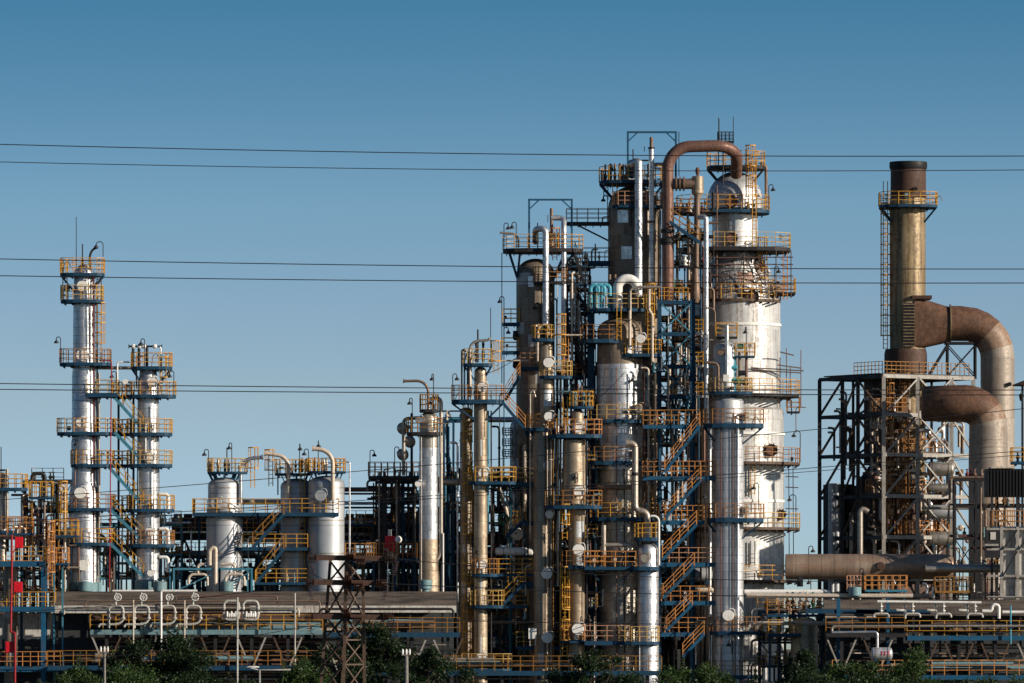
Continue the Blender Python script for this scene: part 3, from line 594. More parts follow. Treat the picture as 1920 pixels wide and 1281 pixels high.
lamp(t,968,466,48,-8,-20); vpipe(t,941,475,720,.9,'blue',-20,'cable_line',6); vpipe(t,945,600,1000,1,'blue',-20,'cable_line',6)
pipe(t,[(1088,-30,520),(1072,-44,512),(1072,-44,680)],2.4,'cream_pipe',6); ladder(t,1040,-30,452,490,0,mat='orange'); lamp(t,1013,620,50,-10,-42)
rng=random.Random(4)
for i in range(9):
    x=rng.uniform(1012,1070); t.p('valve',rng.choice(['dark_steel','rust_pipe','alu_old','brown_pipe'])).lathe((x,rng.uniform(-20,20),0),[(468,2),(458,3.2),(452,1.4),(440,2.6),(436,1)],10)
t.p('patch_plate','alu').box(1002-12,1004-3,-37.5,-36,520,540)
for x,y in ((968,1),(968,2)): t.p('pump_motor','dark_steel').lathe((966,-14,0),[(568+53*y,4),(582+53*y,5),(586+53*y,2)],12)
# ------------------------------------------------------------------ COLUMN Q
t=T('distillation_column','brown two-width middle column with a stack of white round covers','column',1019,None,0)
shell(t,1019,dome(655,0.01,1),'brown_clad') if 0 else None
shell(t,1025,dome(652,11,9)+[(795,12)],'tan_clad',name='upper_shell'); shell(t,1018,[(795,12),(808,18),(t.gy,18)],'tan_clad')
plat(t,997,1040,635,0,18,h=25,rm='yellow'); plat(t,1011,1073,705,0,24,h=27); plat(t,986,1040,803,0,22,h=26,rm='yellow')
ringcol(t,[(1028,681,10),(1029,782,9.5),(1028,874,10)],-22); ringcol(t,[(1030,965,8),(1025,1076,10.5),(1026,1196,10.5)],-26)
for i,(x,mt) in enumerate(((1022,'dark_steel'),(1026,'cream_pipe'),(1030,'dark_steel'),(1033,'alu_old'),(1037,'yellow_dim'),(1041,'dark_steel'))): vpipe(t,x,815+i*3,1290,.9,mt,-30,n=6)
rng=random.Random(14)
for i in range(9): x=rng.uniform(1000,1038); t.p('valve',rng.choice(['dark_steel','green','alu_old'])).lathe((x,rng.uniform(-14,5),0),[(635,2),(628,3),(622,1.2),(612,2.4),(608,1)],10)
pipe(t,[(1008,-14,680),(1008,-14,616),(1026,-14,606),(1034,-14,630)],1.8,'cream_pipe',8); pipe(t,[(1040,-12,629),(1092,-12,629)],1.6,'cream_pipe',3)
pipe(t,[(994,-14,1000),(994,-14,736),(1000,-14,732),(1004,-14,745)],1.6,'alu_old',5); vpipe(t,1046,800,1100,2.3,'silver_old',-22)
ladder(t,1052,-6,612,700,0); ladder(t,1062,-6,650,705,0,cage=False,mat='orange')
# ------------------------------------------------------------------ COLUMN R
t=T('distillation_column','bright beige column with white round covers and long caged ladder on its left','column',1081,None,-1)
shell(t,1083,dome(775,11,8)+[(818,12)],'tan_clad',name='upper_shell'); shell(t,1076,[(818,12),(826,21),(945,22)],'tan_clad',name='wide_shell'); shell(t,1081,[(945,22),(960,15.5),(t.gy,15.5)],'tan_clad')
plat(t,1068,1113,762,-2,18,th=5,h=28); plat(t,1028,1129,815,-2,32,th=7,h=28,rm='orange'); plat(t,1022,1129,948,-2,32,th=7,h=28,rm='orange'); plat(t,1050,1132,1061,-2,30,th=6,h=28,rm='orange'); plat(t,1050,1100,1200,-2,26,th=6,h=28,rm='orange')
ringcol(t,[(1083,803,10),(1085,922,10.5),(1084,1031,11),(1083,1180,11.5)],-26)
ladder(t,1059,-16,968,1012,0,9); ladder(t,1059,-16,1085,1160,0,9); ladder(t,1059,-16,1165,1230,0,9); ladder(t,1060,-12,768,815,0,9,cage=False)
for x in (1073,1080,1094,1103): t.p('valve','teal_pale').lathe((x,-6,0),[(762,2),(755,4),(748,2),(742,5),(736,2)],10)
pipe(t,[(1045,-10,735),(1045,-10,735),(1078,-10,735),(1078,-10,762)],2,'teal_pale',8); lamp(t,1074,1000,18,-6,-18); lamp(t,1083,905,18,-5,-24)
for x,y in ((1084,720),(1090,724)): vpipe(t,x,y,760,2.2,'rust_pipe',-6,'relief_valve')
vpipe(t,1100,820,1200,1.2,'dark_steel',-16); vpipe(t,1052,740,950,1,'dark_steel',-20)
# ------------------------------------------------------------------ between: vessel, green valve
drum('horizontal_vessel','white horizontal drum with rusty red patch, right of the slim beige column','drum',928,1000,1034,7.5,1.8,'white')
t=T('vessel_head','white round vessel end with red centre mark behind the diagonal stair','drum',969,1020,2.6); t.p('head','white').lathe((969,0,1001),[(-8,1),(-7,6),(-4,10),(0,12),(30,12)],24,'d'); t.p('nozzle','red_dark').lathe((967,-9,1001),[(-1,2),(1,2)],10,'d')
t=T('green_valve','round green valve wheel between the beige and dark middle columns','valve',944,1004,2); m=t.p('wheel','green'); m.tube([(944+9*sin(a/16*2*pi),0,974-9*cos(a/16*2*pi)) for a in range(17)],2.6,8); t.p('hub','dark_steel').lathe((944,0,974),[(-3,3),(3,3)],10,'d'); t.p('stand','green').bar((944,2,983),(944,2,1004),3)
solo('pipe','cream_pipe','slanted pale pipe leaning behind the green valve wheel','pipe',[(934,0,905),(938,0,925),(951,0,962),(953,0,985)],3.6,3,8)
t=T('distillation_column','short bright silver cylinder seen through the gap right of the beige column','column',965,None,7); shell(t,965,dome(798,8,8)+[(885,8),(888,5),(t.gy,5)],'silver')
t=T('spiral_ladder_frame','narrow dark ladder cage seen against the sky beside the short silver cylinder','ladder',950,None,6); 
for x in (943,957): t.p('post','dark_steel').bar((x,0,800),(x,0,t.gy),1.5)
for y in (815,835,855): plat(t,942,960,y,0,10,'r',th=1.5,h=12,mat='dark_steel',rm='dark_steel',sp=7)
solo('pipe','cream_pipe','upright pinkish pipe with dark valve left of the dark middle column','pipe',[(984,0,835),(984,0,960)],3.6,3.2,fl=[(984,0,842,'y')])
# ------------------------------------------------------------------ S big silver
t=T('distillation_column','fat silver column with white arch pipe and cyan hoops on its crown','column',1162,None,2.5)
shell(t,1162,dome(620,42,24)+[(684,43)],'brown_clad',name='bare_head'); shell(t,1162,[(684,44),(880,44)],'silver'); shell(t,1162,[(880,43),(1075,41),(1120,41),(t.gy,41)],'silver_old',name='lower_shell')
plat(t,1102,1212,580,0,46,th=6,h=27); plat(t,1088,1166,638,-14,38,th=7,h=27); plat(t,1160,1240,665,-14,36,th=6,h=26); plat(t,1102,1214,788,-2,54,th=7,h=27); plat(t,1098,1206,866,-2,54,th=7,h=27); plat(t,1100,1240,971,-2,54,th=7,h=27); plat(t,1130,1240,1062,-2,52,th=7,h=28,rm='orange')
manhole(t,1200,637,9,-45); manhole(t,1197,767,9,-40,'alu_old'); manhole(t,1195,850,9,-46,'brown_pipe')
m=pipe(t,[(1158,-16,580),(1158,-16,524),(1194,-16,524),(1194,-16,545)],9,'white',17,'arch_pipe',16)
for x in (1107,1118,1128):
    pipe(t,[(x,-20,578),(x,-20,536),(x+15,-20,536),(x+15,-20,556)],4.2,'cyan_pipe',8,'hoop_pipe',12); t.p('flange','dark_steel').lathe((x,-20,0),[(549,6),(553,6)],14)
for x in (1113,1142,1150): t.p('relief_valve','cyan_pipe').lathe((x,-10,0),[(578,2),(572,3.6),(566,2),(552,3.2),(548,1.6),(540,3)],12)
for x,m_ in ((1143,'brown_pipe'),(1153,'brown_pipe')): vpipe(t,x,515,550,2.8,m_,-4,'relief_valve')
pipe(t,[(1181,-46,640),(1181,-46,545),(1190,-46,541),(1238,-46,541)],2.4,'alu_old',7); pipe(t,[(1222,-48,680),(1222,-48,592),(1216,-48,585),(1216,-48,545)],2.8,'cream_pipe',4); vpipe(t,1180,585,650,3,'cream_pipe',-50)
lamp(t,1190,728,22,-6,-45); vpipe(t,1155,690,1290,1,'rust_pipe',-46,n=6); vpipe(t,1206,640,960,1,'dark_steel',-30,n=6); vpipe(t,1119,690,1290,.8,'dark_steel',-20,n=6); vpipe(t,1170,880,1290,1.1,'dark_steel',-46,n=6)
ladder(t,1218,-30,556,640,0); ladder(t,1160,-50,600,640,0,cage=False)
for x in (1110,): 
    q=t.p('support_leg','blue'); q.bar((1108,0,585),(1108,0,t.gy),12,8)
pipe(t,[(1120,-40,912),(1120,-50,915),(1183,-50,915)],4.5,'brown_pipe',8); 
t=T('process_vessel','small silver vessel with its own little blue crown deck, before the fat column','tank',1215,None,-2)
shell(t,1215,dome(1034,20,17)+[(t.gy,21)],'silver'); plat(t,1190,1236,1008,0,20,th=7,h=27); manhole(t,1209,1047,9,-24,'alu_old'); t.p('support_leg','blue').bar((1196,0,1012),(1200,0,1034),3); t.p('support_leg','blue').bar((1232,0,1012),(1230,0,1034),3)
plat(t,1180,1236,1063,-6,30,th=7,h=28,rail=False); plat(t,1160,1236,1203,-6,34,th=6,h=28,rm='yellow',sp=16)
pipe(t,[(1175,0,831),(1191,0,831),(1191,0,957),(1214,0,960),(1214,0,1008)],6,'alu_old',10,n=14,fl=[(1175,0,831,'x')]); t.p('collar','dark_steel').lathe((1191,0,0),[(886,7),(892,7)],14)
pipe(t,[(1220,-14,968),(1235,-14,968),(1235,-14,1060)],2.2,'white',10)
pipe(t,[(1132,0,1040),(1132,0,985)],4.5,'alu_old',4); pipe(t,[(1134,0,1022),(1184,0,1022),(1184,0,1052)],4,'alu_old',9); t.p('valve','black').lathe((1184,0,0),[(1036,5),(1052,6)],12); lamp(t,1186,1150,20,-7,-20)
t=T('access_platform','orange railed deck linking the bright beige column and the small silver vessel','platform',1150,None,-2.2); plat(t,1096,1192,1063,0,20,'r',th=6,h=29,rm='orange'); plat(t,1096,1180,1202,0,22,'r',th=8,h=29,rm='orange')
for s_ in (-1,1): t.p('brace','blue').bar((1145+s_*40,0,1070),(1145+s_*22,0,1088),2.4)
t=T('distillation_column','dark slender column in the gap behind the bright beige one','column',1110,None,4); shell(t,1110,[(940,9),(t.gy,9)],'brown_clad')
# ------------------------------------------------------------------ U brown column with silver pipes
t=T('distillation_column','tall brown column below the highest blue gantry, patched with pale plates','column',1190,None,5.5)
shell(t,1190,dome(390,50,42)+[(t.gy,50)],'brown_clad')
plat(t,1123,1246,341,0,58,th=6,h=26,rm='yellow',sp=14,br=(1190,44)); plat(t,1147,1222,388,-44,20,th=5,h=25,rm='orange'); plat(t,1208,1242,388,-30,20,th=5,h=25,rm='orange')
plat(t,1062,1142,417,0,16,'r',th=6,h=25,rm='yellow_dim',mat='dark_steel'); t.p('bracket','dark_steel').bar((1082,0,422),(1142,0,452),3); plat(t,1092,1142,490,0,16,'r',th=9,h=25,rm='yellow_dim')
for x in (1177,1267): t.p('gantry_post','blue_bright').bar((x,-6,247),(x,-6,341),3.6); t.p('gantry_brace','blue_bright').bar((x,-6,266),(x+(17 if x<1200 else -17),-6,250),2.2)
t.p('gantry_beam','blue_bright').bar((1175,-6.3,248.5),(1269,-6.3,248.5),3.6); vpipe(t,1273,247,330,.8,'dark_steel',0,'lightning_rod',6)
pipe(t,[(1184,-20,330),(1184,-58,312),(1196,-64,306),(1196,-64,560)],7.5,'silver',8,n=18); t.p('elbow_cap','silver').lathe((1196,-64,0),dome(310,7.6,7,5)+[(311,7.6)],18)
vpipe(t,1220,282,565,5,'silver',-62); vpipe(t,1220,262,282,3.4,'brown_pipe',-62,'relief_valve'); t.p('flange','dark_steel').lathe((1220,-62,0),[(281,6.5),(284,6.5)],14); t.p('flange','rust_pipe').lathe((1220,-62,0),[(418,8),(422,8)],14)
t.p('hand_wheel','dark_steel').lathe((1207,-62,284),[(-.6,5),(.6,5)],12,'x'); vpipe(t,1187,280,335,1.2,'dark_steel',0); pipe(t,[(1180,0,320),(1180,0,301),(1216,0,301)],1.6,'dark_steel',3); pipe(t,[(1220,-30,311),(1246,-30,311)],4,'alu_old',3); pipe(t,[(1220,-60,319),(1246,-30,319)],1.5,'dark_steel',3)
vpipe(t,1235,400,560,1.3,'cream_pipe',-56); lamp(t,1146,341,30,2,-20); ladder(t,1136,0,344,375,0,mat='dark_steel'); ladder(t,1152,-46,366,388,0,mat='orange',cage=False)
rng=random.Random(44)
for i in range(12): x=rng.uniform(1132,1240); t.p('valve',rng.choice(['dark_steel','rust_pipe','alu_old','brown_pipe','yellow_dim'])).lathe((x,rng.uniform(-35,20),0),[(341,2),(331,3.4),(325,1.4),(312,2.6),(308,1)],10)
for y,x in ((397,1165),(465,1172)): t.p('patch_plate','alu').box(x-8,x+12,-50.5,-49.5,y,y+24)
# big brown overhead line
t=T('overhead_pipe','huge rusty brown overhead pipe arching onto the domed white column','pipe',1252,570,2.5)
m=t.p('pipe_run','rust_pipe'); pts=fillet([(1252,0,575),(1252,0,276),(1383,8,272),(1383,80,322)],42,10); m.tube(pts,[11]*len(pts),20)
for y in (430,452): t.p('collar','dark_steel').lathe((1252,0,0),[(y,13),(y+7,13)],18)
pipe(t,[(1252,0,345),(1306,0,345)],10,'brown_pipe',4,'branch_pipe',18,fl=[(1268,0,345,'x'),(1275,0,345,'x'),(1282,0,345,'x')])
t.p('separator','tan_clad').lathe((1308,0,0),[(330,1),(331,11),(362,11.5),(368,7),(372,6)],22); vpipe(t,1307,368,430,5.6,'brown_pipe',0,'downcomer',14); vpipe(t,1306,425,548,4.6,'brown_pipe',0,'downcomer',14); t.p('collar','rust_pipe').lathe((1306,0,0),[(437,6.5),(440,6.5)],14); t.p('collar','dark_steel').lathe((1306,0,0),[(500,6),(503,6)],14)
t.p('cone','brown_pipe').lathe((1304,0,0),[(500,5),(548,9),(560,9),(568,6)],18); t.p('relief_valve','rust_pipe').lathe((1308,0,0),[(330,2),(324,4),(318,4.5),(314,2)],12)
t.p('valve_body','dark_steel').lathe((1252,0,0),[(446,11.5),(448,16),(455,16),(457,11.5)],18)
solo('pipe','silver','silver downpipe with rounded head left of the white column','pipe',[(1310,8,407),(1324,0,407),(1324,0,800)],4.8,1.5,6,14)
t=T('valve_rack','dark cluttered valve frame between the brown overhead pipe and white column','frame',1285,None,4)
rack(t,[1262,1290,1322],[400,448,500,545,640,720],34,0,'dark_steel',3.5,77,3,20,.5,'yellow_dim',[(1258,1325,400),(1258,1325,448),(1258,1300,560)],(1,3),['dark_steel','brown_pipe','blue','rust_pipe','alu_old'],None,34)
stairs('dark stair falling right between brown overhead pipe and white column',1255,416,1312,455,1.8,0,16,'blue','yellow_dim','upper dark stairs')
for a,b,c,d,l in ((1062,520,1098,575,'upper of two dark stairs left of the cyan hoops'),(1066,610,1100,705,'lower of two dark stairs left of the fat silver column'),(1078,480,1098,540,'short dark stair left of the tall brown column')): stairs(l,a,b,c,d,3.5,0,16,'dark_steel','dark_steel','upper dark stairs')
t=T('stair_tower','dark post frame carrying the stairs left of the cyan hoops','frame',1090,None,4)
for x in (1064,1098): t.p('post','dark_steel').bar((x,0,492),(x,0,t.gy),3); t.p('post','dark_steel').bar((x,20,492),(x,20,t.gy),3)
for y in (498,532,578,608,660,705,780): plat(t,1058,1102,y,6,16,'r',th=4,h=22,rm='dark_steel' if y<650 else 'yellow_dim',mat='blue')
for i in range(8): pipe(t,[(1058+i*3,-10,520+i*14),(1075+i*3,-10,520+i*14),(1075+i*3,-10,620+i*14)],1.3,('cream_pipe','alu','brown_pipe')[i%3],4)
# ------------------------------------------------------------------ blue tower frame
t=T('tower_frame','blue cross-braced tower frame between the fat silver and white columns','frame',1266,None,2.5)
for x,w in ((1236,8),(1298,10)):
    for d in (-14,24): t.p('post','blue').bar((x,d,562),(x,d,t.gy),w if d<0 else w*.6,w*.7)
ys=[568,627,688,745,800,893]
for y in ys: t.p('beam','blue').bar((1236,-14.4,y),(1298,-14.4,y),4,7); t.p('beam','blue').bar((1236,24,y),(1298,24,y),4,6); t.p('beam','blue').bar((1236,-14,y),(1236,24,y),4,5); t.p('beam','blue').bar((1298,-14,y),(1298,24,y),4,5)
for a,b in zip(ys[:-1],ys[1:]):
    t.p('brace','teal').bar((1240,-17,a+3),(1294,-17,b-3),2.6); t.p('brace','teal').bar((1240,-19.8,b-3),(1294,-19.8,a+3),2.6)
for y in (627,688,745): 
    p=t.p('platform','white'); p.slab(rect(1296,1320,-16,24),y-3,3.5); t.p('railing','yellow',p).rail(rect(1302,1319,-15,22),y-4,24,9)
    t.p('railing','yellow_dim').rail([(1240,10),(1294,10)],y-4,25,12,closed=False)
t.p('railing','yellow').rail([(1236,-14),(1264,-14),(1290,-14)],563,23,9,closed=False)
rng=random.Random(8)
for i in range(26):
    x=rng.uniform(1242,1292); y=rng.choice(ys[1:]); t.p('pipe',rng.choice(['dark_steel','brown_pipe','alu_old','alu','cream_pipe','teal'])).tube([(x,rng.uniform(-6,18),y-rng.uniform(20,60)),(x,5,y+rng.uniform(10,70))],rng.uniform(.8,2.4),8)
pipe(t,[(1226,-18,682),(1240,-20,686),(1252,-20,690),(1252,-20,800)],2.4,'alu_old',6)
rack(T('pipe_rack','dense piping behind the blue cross-braced tower frame','pipe rack',1270,None,7),[1205,1235,1268,1300,1332],[600,655,712,770,835,900,960,1030,1100,1170],60,0,'dark_steel',4,91,3,34,.5,'yellow_dim',[(1200,1335,y) for y in (655,770,900,1030,1170)],(1,3.4),['dark_steel','brown_pipe','alu_old','cream_pipe','blue','dark_steel','alu'],None,50,(712,835,960,1100))
# stairs tower in front of frame
for i,(xa,ya,xb,yb,l) in enumerate(((1312,799,1246,886,'highest orange railed stair flight in the middle zigzag'),(1314,902,1248,970,'second orange railed stair flight in the middle zigzag'),(1306,984,1242,1050,'third orange railed stair flight in the middle zigzag'),(1302,1062,1243,1122,'fourth orange railed stair flight in the middle zigzag'),(1298,1134,1250,1182,'fifth orange railed stair flight in the middle zigzag'),(1320,1190,1280,1232,'lowest orange railed stair flight, half behind the trees'))): stairs(l,xa,ya,xb,yb,-1.5,-4,20,'blue_bright','orange','zigzag stairs in the middle')
t=T('stair_landings','bright blue railed landings of the middle zigzag stairs','platform',1290,None,-.8)
for x0,x1,y in ((1205,1357,893),(1236,1320,976),(1237,1363,1055),(1240,1365,1127),(1238,1325,1186)): plat(t,x0,x1,y,8,14,'r',th=8,mat='blue_bright',rm='orange',h=28,sp=11 if y<1000 else 18)
plat(t,1206,1312,797,8,14,'r',th=7,mat='blue_bright',rm='orange',h=28,sp=14)
for x in (1238,1297): t.p('post','blue_bright').bar((x,22,800),(x,22,t.gy),5)
for y0,y1 in ((893,976),(976,1055),(1055,1127),(1127,1186)): t.p('brace','blue').bar((1238,24,y0+8),(1297,24,y1),2); t.p('ladder','yellow').bar((1312,22,y0+50),(1312,22,y1),1.5)
drum('horizontal_vessel','dark grey horizontal drum behind the fourth middle landing','drum',1288,1336,1078,13,3,'grey_tank'); drum('horizontal_vessel','small cream drum under the fourth middle landing','drum',1298,1338,1107,5,2,'cream_pipe')
# ------------------------------------------------------------------ W column
t=T('distillation_column','smooth silver column in front of the huge white column','column',1366,None,-.5)
shell(t,1359,dome(655,22,15)+[(745,22)],'grey_tank',name='head_vessel'); shell(t,1366,[(745,22),(752,28),(t.gy,28)],'silver_smooth')
plat(t,1328,1410,735,0,34,th=7,h=26,rm='yellow'); plat(t,1318,1432,795,0,38,th=8,h=27,rm='yellow',br=(1366,28)); plat(t,1325,1432,972,0,38,th=8,h=27,br=(1366,28)); plat(t,1330,1430,1184,0,38,th=7,h=27,rm='orange',sp=14); plat(t,1325,1430,1266,0,38,th=7,h=27)
manhole(t,1364,1154,11,-34); manhole(t,1350,662,6,-26,'brown_pipe'); pipe(t,[(1362,-24,705),(1362,-24,612)],4,'alu',3,n=14); t.p('pipe_cap','alu').lathe((1362,-24,0),dome(613,4,4,4),12)
pipe(t,[(1340,-20,606),(1340,-20,580),(1318,-20,578)],1.6,'brown_pipe',9); pipe(t,[(1346,-22,735),(1346,-22,682),(1322,-22,681)],2.6,'brown_pipe',9)
for x,y,c in ((1388,650,'green'),(1376,690,'cyan_pipe'),(1392,700,'dark_steel'),(1385,716,'green'),(1370,714,'green'),(1397,718,'brown_pipe')): t.p('valve',c).lathe((x,-14,y),[(-6,2),(-5,5),(5,5),(6,2)],12,'x')
for x,c in ((1376,'cyan_pipe'),(1386,'brown_pipe'),(1399,'rust_pipe')): vpipe(t,x,660,735,2.6,c,-12)
t.p('sign_plate','white').box(1355,1365,-37,-36,704,716); vpipe(t,1382,800,1280,3.6,'silver',-30); vpipe(t,1373,800,1280,.9,'brown_pipe',-31,n=6); vpipe(t,1351,800,1280,.9,'rust_pipe',-26,n=6)
plat(t,1378,1415,668,0,20,'r',th=3,h=24,mat='blue'); plat(t,1342,1382,632,0,20,'r',th=3,h=26,mat='dark_steel'); lamp(t,1399,740,126,-2,-10); lamp(t,1372,1225,25,-7,-32)
t.p('cabinet','cream_pipe').box(1393,1404,-24,-12,774,790); t.p('cabinet','cream_pipe').box(1392,1403,-24,-12,950,966)
# ------------------------------------------------------------------ V huge white column
t=T('vacuum_column','huge white ribbed column with silver dome and torn cladding band, tallest object','column',1380,None,9)
t.k=K(9)
shell(t,1378,dome(378,52,56,9)+[(392,52),(396,43),(466,43)],'silver_smooth',name='dome',n=48); shell(t,1380,[(466,43),(472,46),(500,58),(530,68),(562,72)],'torn_clad',name='torn_band',n=48)
shell(t,1381,[(562,82),(765,82),(770,88),(880,89),(t.gy,90)],'white_rib',n=72)
for y,r in ((608,84),(812,91),(872,92),(938,91),(1000,92),(1070,92)): t.p('ring_band','white').lathe((1381,0,0),[(y,r),(y+5,r)],64,cap=False); 
for y in (399,500): t.p('ring_band','rust_steel').lathe((1379,0,0),[(y+68,46 if y<450 else 74),(y+70,46 if y<450 else 74)],48,cap=False)
plat(t,1325,1434,313,0,50,th=6,h=27,br=(1379,30),sp=14,mat='dark_steel'); plat(t,1268,1443,396,0,66,th=6,h=27,mat='blue'); plat(t,1270,1482,467,0,84,th=7,h=27,mat='dark_steel',rm='yellow'); plat(t,1292,1464,564,0,88,'c',th=5,h=27,mat='rust_steel',rm='yellow',sp=26); plat(t,1448,1490,550,0,40,'r',th=4,h=26,mat='dark_steel')
plat(t,1264,1499,741,0,112,'c',th=5,h=27,mat='dark_steel',sp=26); plat(t,1476,1499,772,0,20,'r',th=3,h=26,mat='dark_steel'); 
for y in (868,990,1088): plat(t,1262,1500,y,0,117,'c',th=5,h=27,mat='rust_steel',sp=28)
for x,y,r,d in ((1370,382,11,-58),(1371,450,10.5,-48),(1408,560,12,-80),(1444,846,11,-74),(1463,966,9,-46)):
    m=t.p('open_manhole','rust_dark'); m.lathe((x,d,y),[(-4,r),(14,r+.6)],18,'d',False); t.p('manhole_cover','rust_pipe',m).lathe((x,d,y),[(-1,r*.2),(-1.5,r*.9),(-.6,r)],18,'d')
    for i in range(10): a=i/10*2*pi; m.bar((x+r*cos(a),d-5,y+r*sin(a)),(x+(r+2)*cos(a),d-3,y+(r+2)*sin(a)),1.6)
rng=random.Random(31)
for i in range(70):   # torn sheets hanging off the damaged band
    a=rng.uniform(-1.5,1.5); y=rng.uniform(480,560); rr=58+(y-500)/62*15+2; q=[]
    if y<500: rr=48+(y-470)*.4
    x,d=1380+rr*sin(a),-rr*cos(a)*.98; w,h=rng.uniform(3,9),rng.uniform(4,12)
    for i_,(sx,sy) in enumerate(((-1,-1),(1,-1),(1,1),(-1,1))): q.append((x+sx*w/2*cos(a)+rng.uniform(-1,1)+sin(a)*rng.uniform(0,3),d+sx*w/2*sin(a)-rng.uniform(-1,3)*cos(a),y+sy*h/2+rng.uniform(-2,2)))
    if i%7==0: m=t.p('torn_sheet',['alu','white','rust_dark','white','alu','cream_pipe','alu','white','alu_old','black'][i//7%10])
    m.add(q+[(a_,b_+.5,c_) for a_,b_,c_ in q],[(0,1,2,3),(7,6,5,4),(0,4,5,1),(1,5,6,2),(2,6,7,3),(3,7,4,0)])
for y in (488,500,520,536,548): m=t.p('scaffold_tube','rust_pipe'); m.tube([(1300,-74,y),(1484,-74,y+rng.uniform(-3,3))],1.1,6); m.tube([(1462,-74,y+2),(1478,10,y+1)],1,6)
for x in (1330,1392,1452,1480): t.p('scaffold_tube','rust_steel').tube([(x,-76,474),(x,-76,562)],1.,6)
for x,y0 in ((1461,672),(1473,655),(1480,690),(1500,658)): t.p('scaffold_tube','rust_pipe').tube([(x,-40,y0),(x,-40,765)],.9,6)
for x0,x1,y in ((1405,1505,693),(1455,1500,688),(1460,1486,664),(1405,1500,697)): t.p('scaffold_tube','rust_steel').tube([(x0,-84,y),(x1,-40,y+4)],1.2,6)
for x in (1478,1486): t.p('scaffold_tube','dark_steel').tube([(x,-20,872),(x+1,-20,1062)],.8,6)
for y in (894,914,954): t.p('scaffold_tube','rust_steel').tube([(1472,-20,y),(1496,-20,y+1)],1,6)
lamp(t,1500,868,60,-12,-10); lamp(t,1492,990,62,-12,-10); lamp(t,1419,960,52,-9,-92); 
pipe(t,[(1428,-10,310),(1436,-10,312),(1436,-10,395)],3,'brown_pipe',5); vpipe(t,1347,224,285,1.2,'dark_steel',-30,'mast'); vpipe(t,1375,219,270,.7,'dark_steel',0,'lightning_rod',6)
q=t.p('top_cage','dark_steel'); q.rail(rect(1345,1374,-36,-10),268,18,8); q.slab(rect(1344,1375,-37,-9),267,2)
for x in (1346,1373): q.bar((x,-36,268),(x,-36,312),2)
ladder(t,1405,-60,300,396,0); ladder(t,1412,-62,330,468,0,w=7,cage=False); ladder(t,1428,-40,470,560,0); ladder(t,1470,-60,500,565,0,mat='orange',cage=False); t.p('cabinet','cream_pipe').box(1413,1424,-40,-30,286,296)
vpipe(t,1342,350,700,1.2,'rust_pipe',-70); pipe(t,[(1354,-55,256+30),(1354,-58,352)],1.2,'dark_steel',2)
ladder(t,1408,-92,895,930,0,cage=False); ladder(t,1408,-92,1040,1060,0,cage=False,mat='dark_steel')
# ------------------------------------------------------------------ long horizontal duct
t=T('transfer_duct','long fat brown and grey duct lying right from the white column','duct',1625,1092,2)
t.x=1625; m=t.p('duct_shell','duct_long'); n=40
m.lathe((1482,0,1063),[(-9,24),(285,24),(300,22),(305,18)],n,'x')
for i in range(12): t.p('ring_band','duct_long').lathe((1492+i*24,0,1063),[(-.5,24.3),(.5,24.3)],n,'x',False)
t.p('nozzle','rust_dark').lathe((1650,-24,1062),[(-5,.5),(-5,7),(-4,8),(6,8)],20,'d'); lamp(t,1516,1040,16,8,-6); lamp(t,1519,1112,28,-4,-30)
for x in (1500,1600,1700): t.p('saddle','dark_steel').box(x-5,x+5,-20,20,1082,1100)
t=solo('pipe','silver_old','slimmer grey pipe overlapping the fat duct and leaving right','pipe',[(1735,0,1066),(1745,0,1066),(1960,0,1066)],8,-.5,0,18)
# ------------------------------------------------------------------ RIGHT: stack, ducts, furnace frame
t=T('exhaust_stack','tall tan exhaust stack with black rim and yellow caged ladder','chimney',1702,None,34)
shell(t,1703,[(316,33),(372,33.5)],'rust_dark',name='dark_crown'); shell(t,1702,[(372,33.5),(t.gy,34)],'stack_metal'); t.p('rim','black').lathe((1703,0,0),[(304,34),(304,31),(318,31)],40,cap=False); t.p('rim','black').lathe((1703,0,0),[(304,34.8),(307,35.5),(314,35.5),(318,34.2)],40,cap=False); t.p('rim_top','black').slab([(1703+33*sin(a/20*2*pi),33*cos(a/20*2*pi)) for a in range(20)],306,2)
plat(t,1648,1757,386,0,52,th=5,h=24,sp=18,br=(1702,33)); ladder(t,1660,-4,405,655,0,8); ladder(t,1660,-4,364,388,0,8,cage=False); m=t.p('sample_port','black'); m.lathe((1714,-34,357),[(-3,4),(4,4)],14,'d')
t.p('stack_base','rust_dark').lathe((1698,0,0),[(655,38),(664,40),(700,40)],30)
t=T('flue_duct','rusty square-to-round duct curving down behind, from the tan stack','duct',1870,None,34)
def loft(m,secs,n=28):
    v=[]
    for (c,ay,ax,hw,hh,e) in secs:   # centre, local axes (unit tuples), half sizes, squareness
        for j in range(n):
            th=2*pi*j/n; a,b=cos(th),sin(th); a=math.copysign(abs(a)**e,a)*hw; b=math.copysign(abs(b)**e,b)*hh
            v.append((c[0]+ax[0]*a+ay[0]*b,c[1]+ax[1]*a+ay[1]*b,c[2]+ax[2]*a+ay[2]*b))
    m.add(v,[(i*n+j,i*n+(j+1)%n,(i+1)*n+(j+1)%n,(i+1)*n+j) for i in range(len(secs)-1) for j in range(n)],True)
    m.add(v[:n],[tuple(range(n))]); m.add(v[-n:],[tuple(range(n))])
U=(0,0,1);D=(0,1,0)
loft(t.p('square_transition','rust_duct'),[((1712,-6,608),U,D,30,46,.25),((1722,-6,608),U,D,30,46,.25),((1745,-6,608),U,D,31,42,.5),((1772,-6,609),U,D,33,35,1),((1780,-6,609),U,D,33,33,1)])
el=[]
for i in range(7):
    a=i/6*pi/2; c=(1806+64*sin(a),-6,670-64*cos(a)+1); el.append((c,(-sin(a),0,cos(a)),D,32,32,1))
